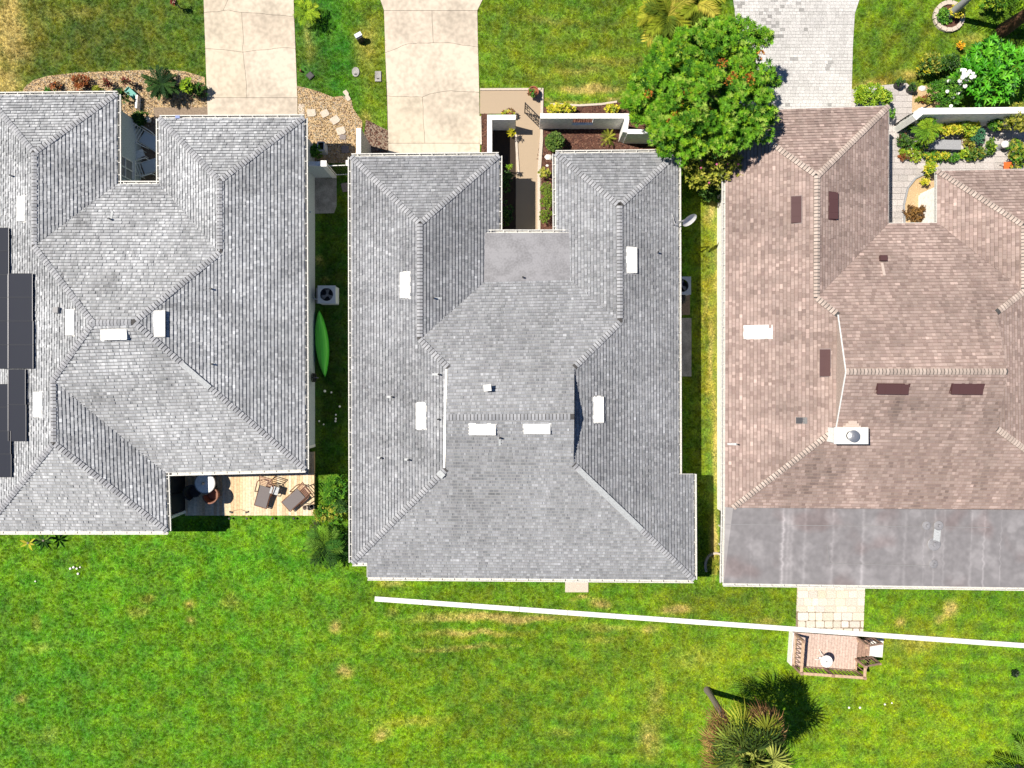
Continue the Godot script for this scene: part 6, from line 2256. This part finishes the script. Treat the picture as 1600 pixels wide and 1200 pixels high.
func build_small_things() -> void:
	rng.seed = 97
	var mb: MB
	air_conditioner("grey air conditioner with a round fan grille beside the left house", P(510, 460, 0.8) * Vector3(1, 0, 1))
	air_conditioner("grey air conditioner half hidden under the middle house's east eave", P(1066, 446, 0.8) * Vector3(1, 0, 1))
	var o := thing("pool_filter", "black round tank below the half-hidden air conditioner", "tank", P(1066, 467, 0.5) * Vector3(1, 0, 1))
	mb = MB.new()
	mb.lathe(Vector3.ZERO, [[0.2, 0.0], [0.24, 0.1], [0.24, 0.45], [0.15, 0.55], [0.0, 0.58]], 14)
	put("tank", mb, M.black, o)
	# kayak, keel up, along the left house's wall
	var a := P(497, 485, 0.3)
	var b := P(506, 588, 0.3)
	o = thing("kayak", "bright green kayak lying keel up along the left house's wall", "kayak", Vector3((a.x + b.x) * 0.5, 0, (a.z + b.z) * 0.5), "", -atan2(b.x - a.x, b.z - a.z) * -1.0)
	var ln := a.distance_to(b)
	mb = MB.new()
	var rim := MB.new()
	var n := 22
	var sec := func(i: int) -> Array:
		var u := i / float(n) * 2.0 - 1.0
		var w := 0.31 * pow(maxf(1.0 - pow(absf(u), 1.9), 0.0), 0.85)
		var h := 0.30 * sqrt(maxf(1.0 - pow(absf(u), 2.6), 0.0)) + 0.03
		var out := []
		for k in 9:
			var an := PI * k / 8.0
			var cy := pow(sin(an), 0.7)
			out.append(Vector3(cos(an) * w, 0.08 + h * cy, u * ln * 0.5))
		return out
	for i in n:
		var p0: Array = sec.call(i)
		var p1: Array = sec.call(i + 1)
		for k in 8:
			mb.quad(p0[k], p0[k + 1], p1[k + 1], p1[k], Vector3(cos(PI * (k + 0.5) / 8.0), sin(PI * (k + 0.5) / 8.0) + 0.1, 0))
		for s in [0, 8]:
			if p0[s].distance_to(p1[s]) > 0.01:
				rim.bar(p0[s], p1[s], 0.03, 0.04)
	put("hull", mb, M.kayak, o)
	put("gunwale", rim, M.kayak_edge, o)
	mb = MB.new()
	mb.bar(Vector3(0, 0.4, -ln * 0.36), Vector3(0, 0.4, ln * 0.36), 0.03, 0.03)
	put("keel", mb, M.kayak, o)
	# hose reel
	o = thing("hose_reel", "dark hose reel on the left house's wall south of the kayak", "hose reel", P(489, 590, 0.9) * Vector3(1, 0, 1))
	mb = MB.new()
	for k in 3:
		var pts := []
		var rr := []
		for i in 17:
			var an := TAU * i / 16.0
			pts.append(Vector3(-0.06 + k * 0.06, 0.75 + sin(an) * 0.2, cos(an) * 0.2))
			rr.append(0.025)
		mb.tube(pts, rr, 6, false)
	put("hose", mb, M.black, o)
	mb = MB.new()
	mb.bar(Vector3(-0.12, 0.75, 0), Vector3(0.16, 0.75, 0), 0.05, 0.05)
	mb.bar(Vector3(0.0, 0.0, 0), Vector3(0.0, 0.75, 0), 0.05, 0.05)
	put("stand", mb, M.pipe, o)
	# toadstools in the grass
	var sp := [[508, 611], [518, 613], [531, 635], [525, 648], [525, 654], [524.5, 658], [499, 658], [506, 663], [111, 888], [116, 886], [121, 888], [126, 886], [123, 896], [56, 908], [1326, 1105], [1343, 1105], [1382, 1100], [1393, 1098]]
	var proto: Node3D = null
	for i in sp.size():
		var spot: String = ["nearest the kayak", "east of the kayak one", "farthest east", "top of three", "middle of three", "bottom of three", "nearest the wall", "beside the wall one", "westmost of five", "second of five", "third of five", "eastmost of five", "lowest of five", "alone at the left", "westmost of the four", "second of the four", "third of the four", "eastmost of the four"][i]
		var where := "in the shaded side yard" if i < 8 else "on the left rear lawn" if i < 14 else "on the lawn below the pinkish deck"
		var lab := "tiny white toadstool " + where + ", " + spot
		var at := G(sp[i][0], sp[i][1])
		if proto == null:
			proto = thing("toadstool", lab, "mushroom", at, "white toadstools in the grass")
			mb = MB.new()
			mb.lathe(Vector3.ZERO, [[0.02, 0.0], [0.016, 0.06]], 8)
			put("stalk", mb, M.mushroom, proto)
			mb = MB.new()
			mb.lathe(Vector3.ZERO, [[0.0, 0.055], [0.065, 0.055], [0.06, 0.075], [0.03, 0.1], [0.0, 0.105]], 12)
			put("cap", mb, M.mushroom, proto)
		else:
			var d := copy_of(proto, at, 0.0, lab)
			d.scale = Vector3.ONE * rng.randf_range(0.6, 0.95)
		(get_child(get_child_count() - 1) as Node3D).set_meta("group", "white toadstools " + where)
	# utility covers and pedestal
	for q in [[556, 113, 5, 7, "rounded grey utility cover set in the grass by the middle driveway"], [591, 120, 4.5, 8, "square-cornered grey utility cover nearest the middle driveway"]]:
		o = thing("utility_cover", q[4], "utility cover", P(q[0], q[1]))
		mb = MB.new()
		mb.lathe(Vector3.ZERO, [[1.0, -0.02], [1.0, 0.06], [0.0, 0.065]], 20 if q[0] < 570 else 4, q[2] * 0.036, q[3] * 0.034)
		if q[0] > 570:
			mb = MB.new()
			mb.cube(Vector3(0, 0.03, 0), Vector3(0.3, 0.08, 0.5))
		put("lid", mb, M.grey_concrete, o)
		mb = MB.new()
		mb.cube(Vector3(0, 0.075, 0.12), Vector3(0.12, 0.012, 0.05))
		put("finger_hole", mb, M.black, o)
	o = thing("utility_pedestal", "dark utility pedestal with a light grey cap on the front lawn", "utility pedestal", P(564, 64))
	mb = MB.new()
	mb.box(Transform3D(Basis(Vector3.UP, 0.5), Vector3(0, 0.25, 0)), Vector3(0.3, 0.5, 0.24))
	put("cabinet", mb, M.dark_pot, o)
	mb = MB.new()
	mb.box(Transform3D(Basis(Vector3.UP, 0.5), Vector3(-0.02, 0.53, -0.03)), Vector3(0.34, 0.07, 0.2))
	put("cap", mb, M.ac_grey, o)
	o = thing("ground_box", "flat black square box in the grass beside the left driveway", "box", P(485, 119), "", 0.75)
	mb = MB.new()
	mb.cube(Vector3(0, 0.03, 0), Vector3(0.3, 0.1, 0.3))
	put("box", mb, M.black, o)
	mb = MB.new()
	mb.cube(Vector3(0, 0.085, 0), Vector3(0.24, 0.012, 0.24))
	put("lid", mb, M.dark_pot, o)
	o = thing("sprinkler_head", "tiny tan sprinkler stub beside the left driveway", "sprinkler", P(471, 112))
	mb = MB.new()
	mb.lathe(Vector3.ZERO, [[0.05, 0.0], [0.05, 0.16], [0.03, 0.2], [0.0, 0.2]], 10)
	put("head", mb, M.terracotta, o)
	# teal planter and white edging in the left gravel bed
	o = thing("garden_planter", "teal rectangular planter tilted in the left gravel bed", "planter", P(208, 148), "", -0.75)
	mb = MB.new()
	for k in [-1.0, 1.0]:
		mb.cube(Vector3(0.26 * k, 0.14, 0), Vector3(0.03, 0.28, 0.3))
		mb.cube(Vector3(0, 0.14, 0.14 * k), Vector3(0.5, 0.28, 0.03))
	put("box", mb, M.teal, o)
	mb = MB.new()
	mb.cube(Vector3(0, 0.2, 0), Vector3(0.48, 0.03, 0.26))
	put("filling", mb, M.teal, o)
	o = thing("bed_rail", "short white rail standing in the gravel at the narrow court's mouth", "rail", P(219, 163))
	mb = MB.new()
	mb.bar(Vector3(0.02, 0.18, -0.32), Vector3(-0.02, 0.18, 0.32), 0.1, 0.36)
	put("panel", mb, M.white_paint, o)
	# entry pot
	o = thing("plant_pot", "round terracotta pot at the corner of the tan entry walk", "pot", P(833, 148) * Vector3(1, 0, 1) + Vector3(0, 0.03, 0))
	mb = MB.new()
	mb.lathe(Vector3.ZERO, [[0.15, 0.0], [0.24, 0.34], [0.26, 0.36], [0.26, 0.4], [0.21, 0.4], [0.2, 0.33], [0.0, 0.33]], 20)
	put("pot", mb, M.terracotta, o)
	for q in [[1405, 131, "dark pot with green leaves at the walk's corner, left of two"], [1425, 138, "dark pot with green leaves by the pink gravel, right of two"]]:
		o = thing("plant_pot", q[2], "pot", P(q[0], q[1], 0.3) * Vector3(1, 0, 1), "dark pots by the right walk")
		mb = MB.new()
		mb.lathe(Vector3.ZERO, [[0.15, 0.0], [0.2, 0.36], [0.17, 0.36], [0.15, 0.3], [0.0, 0.3]], 18)
		put("pot", mb, M.dark_pot, o)
		mb = MB.new()
		leafy(mb, [[Vector3(0, 0.42, 0), 0.17, 0.8]], 60.0, 0.12, 0.05, DEEP, 4)
		put("leaves", mb, M.leaf, o)
	o = thing("rock", "white rock in the mulch near the clipped round bush", "rock", P(857, 246))
	mb = MB.new()
	mb.lathe(Vector3.ZERO, [[0.2, 0.0], [0.21, 0.06], [0.14, 0.13], [0.05, 0.17], [0.0, 0.17]], 6, 1.0, 0.7)
	put("boulder", mb, M.white_stone, o)
	o = thing("rock", "small pale stone between the white rock and the hedge", "rock", P(855, 259))
	mb = MB.new()
	mb.lathe(Vector3.ZERO, [[0.08, 0.0], [0.08, 0.04], [0.03, 0.07], [0.0, 0.07]], 6, 1.0, 0.8)
	put("boulder", mb, M.white_stone, o)
	o = thing("rock", "white rocks beside the right pot in the pink gravel", "rock", P(1440, 139))
	mb = MB.new()
	mb.lathe(Vector3.ZERO, [[0.2, 0.0], [0.2, 0.08], [0.1, 0.16], [0.0, 0.17]], 7, 1.0, 0.7)
	put("boulder", mb, M.white_stone, o)
	# bench, lamp and orange seat in the right courtyard
	o = thing("bench", "long grey stone bench among the courtyard plants of the right house", "bench", P(1477, 226, 0.45) * Vector3(1, 0, 1), "", -0.02)
	mb = MB.new()
	mb.cube(Vector3(0, 0.42, 0), Vector3(1.52, 0.09, 0.46))
	put("seat", mb, M.stone, o)
	for x in [-0.55, 0.55]:
		mb = MB.new()
		mb.cube(Vector3(x, 0.19, 0), Vector3(0.16, 0.38, 0.36))
		put("leg", mb, M.stone, o)
	o = thing("garden_lantern", "white and grey cylindrical garden lantern standing on the courtyard paving", "lantern", P(1559, 231))
	mb = MB.new()
	mb.lathe(Vector3.ZERO, [[0.16, 0.0], [0.16, 0.08], [0.12, 0.1], [0.12, 0.5], [0.0, 0.5]], 16)
	put("body", mb, M.stone, o)
	mb = MB.new()
	mb.lathe(Vector3.ZERO, [[0.18, 0.5], [0.16, 0.58], [0.05, 0.66], [0.0, 0.67]], 16)
	put("cap", mb, M.white_paint, o)
	o = thing("folding_chair", "orange folding seat at the eave in the right courtyard", "chair", P(1576, 258, 0.45) * Vector3(1, 0, 1))
	mb = MB.new()
	mb.cube(Vector3(0, 0.43, 0.05), Vector3(0.42, 0.04, 0.4))
	put("seat", mb, M.orange, o)
	mb = MB.new()
	mb.box(Transform3D(Basis(Vector3.RIGHT, 0.25), Vector3(0, 0.65, 0.3)), Vector3(0.42, 0.45, 0.03))
	put("backrest", mb, M.orange, o)
	for k in 4:
		mb = MB.new()
		var q := Vector3(0.18 if k < 2 else -0.18, 0, 0.22 if k % 2 else -0.12)
		mb.bar(q, q + Vector3.UP * 0.42, 0.03, 0.03)
		put("leg", mb, M.steel, o)
	# furniture of the left house's narrow court
	lounge_chair("lounge_chair", "white slatted lounge chair, northern of two in the narrow court", P(224, 214, 0.4) * Vector3(1, 0, 1) + Vector3(0, 0.03, 0), 2.6, "ac_grey", "white_paint")
	lounge_chair("lounge_chair", "white slatted lounge chair, southern of two in the narrow court", P(226, 263, 0.4) * Vector3(1, 0, 1) + Vector3(0, 0.03, 0), -2.8, "ac_grey", "white_paint")
	o = thing("side_table", "small white side table between the two white lounge chairs", "side table", P(219, 241, 0.4) * Vector3(1, 0, 1) + Vector3(0, 0.03, 0), "", 0.4)
	mb = MB.new()
	mb.cube(Vector3(0, 0.42, 0), Vector3(0.42, 0.03, 0.36))
	put("tabletop", mb, M.white_paint, o)
	for k in 4:
		mb = MB.new()
		var q := Vector3(0.17 if k < 2 else -0.17, 0, 0.14 if k % 2 else -0.14)
		mb.bar(q, q + Vector3.UP * 0.41, 0.03, 0.03)
		put("leg", mb, M.white_paint, o)
	bush("shrub", "small dark potted plant on the narrow court's side table", "plant", 206, 238, 4, 4, 0.8, [Color(0.015, 0.04, 0.015)])
	bush("shrub", "dark plant at the south end of the narrow court", "plant", 205, 278, 6, 7, 0.8, [Color(0.02, 0.05, 0.02)])
	o = thing("flower_pot", "small white pot on the garage side of the narrow court's entrance", "pot", P(234, 189))
	mb = MB.new()
	mb.lathe(Vector3.ZERO, [[0.1, 0.0], [0.14, 0.24], [0.11, 0.24], [0.0, 0.2]], 14)
	put("pot", mb, M.white_paint, o)
	o = thing("wall_planter", "grey framed planter by the left house's north-east corner", "planter", P(502, 229, 0.6) * Vector3(1, 0, 1))
	mb = MB.new()
	for k in [-1.0, 1.0]:
		mb.cube(Vector3(0.15 * k, 0.35, 0), Vector3(0.04, 0.7, 0.4))
		mb.cube(Vector3(0, 0.35, 0.2 * k), Vector3(0.34, 0.7, 0.04))
	put("box", mb, M.ac_grey, o)
	mb = MB.new()
	mb.cube(Vector3(0, 0.6, 0), Vector3(0.28, 0.03, 0.36))
	put("filling", mb, M.soil, o)


func _ready() -> void:
	# camera, sky, sun
	var cam := Camera3D.new()
	cam.name = "camera"
	cam.position = Vector3(0, ALTITUDE, 0)
	cam.rotation_degrees = Vector3(-90, 0, 0)
	cam.fov = rad_to_deg(2.0 * atan(600.0 / SCALE))
	cam.near = 0.5
	cam.far = 2000.0
	add_child(cam)
	cam.current = true
	var sky_mat := ProceduralSkyMaterial.new()
	sky_mat.sky_top_color = Color(0.31, 0.43, 0.63)
	sky_mat.sky_horizon_color = Color(0.56, 0.66, 0.78)
	sky_mat.sky_curve = 0.14
	sky_mat.ground_bottom_color = Color(0.16, 0.2, 0.1)
	sky_mat.ground_horizon_color = Color(0.5, 0.58, 0.62)
	var sky := Sky.new()
	sky.sky_material = sky_mat
	var env := Environment.new()
	env.background_mode = Environment.BG_SKY
	env.sky = sky
	env.background_energy_multiplier = 0.52
	env.tonemap_mode = Environment.TONE_MAPPER_LINEAR
	env.tonemap_exposure = 1.5
	env.sdfgi_enabled = true
	env.ssao_enabled = true
	env.ssil_enabled = true
	var we := WorldEnvironment.new()
	we.name = "world_environment"
	we.environment = env
	add_child(we)
	var sun := DirectionalLight3D.new()
	sun.name = "sun"
	sun.basis = Basis.looking_at(SUN_DIR.normalized(), Vector3.UP)
	sun.light_energy = 1.6
	sun.light_color = Color(1.0, 0.965, 0.91)
	sun.light_angular_distance = 0.5
	sun.shadow_enabled = true
	sun.sky_mode = DirectionalLight3D.SKY_MODE_LIGHT_ONLY
	add_child(sun)

	stain = fnl(17, 0.35, 4)
	make_materials()
	build_ground()
	build_driveways()
	build_paving()
	build_beds()
	middle_house()
	left_house()
	right_house()
	build_walls()
	build_left_deck()
	build_right_deck()
	build_small_things()
	build_plants()
	build_grass()
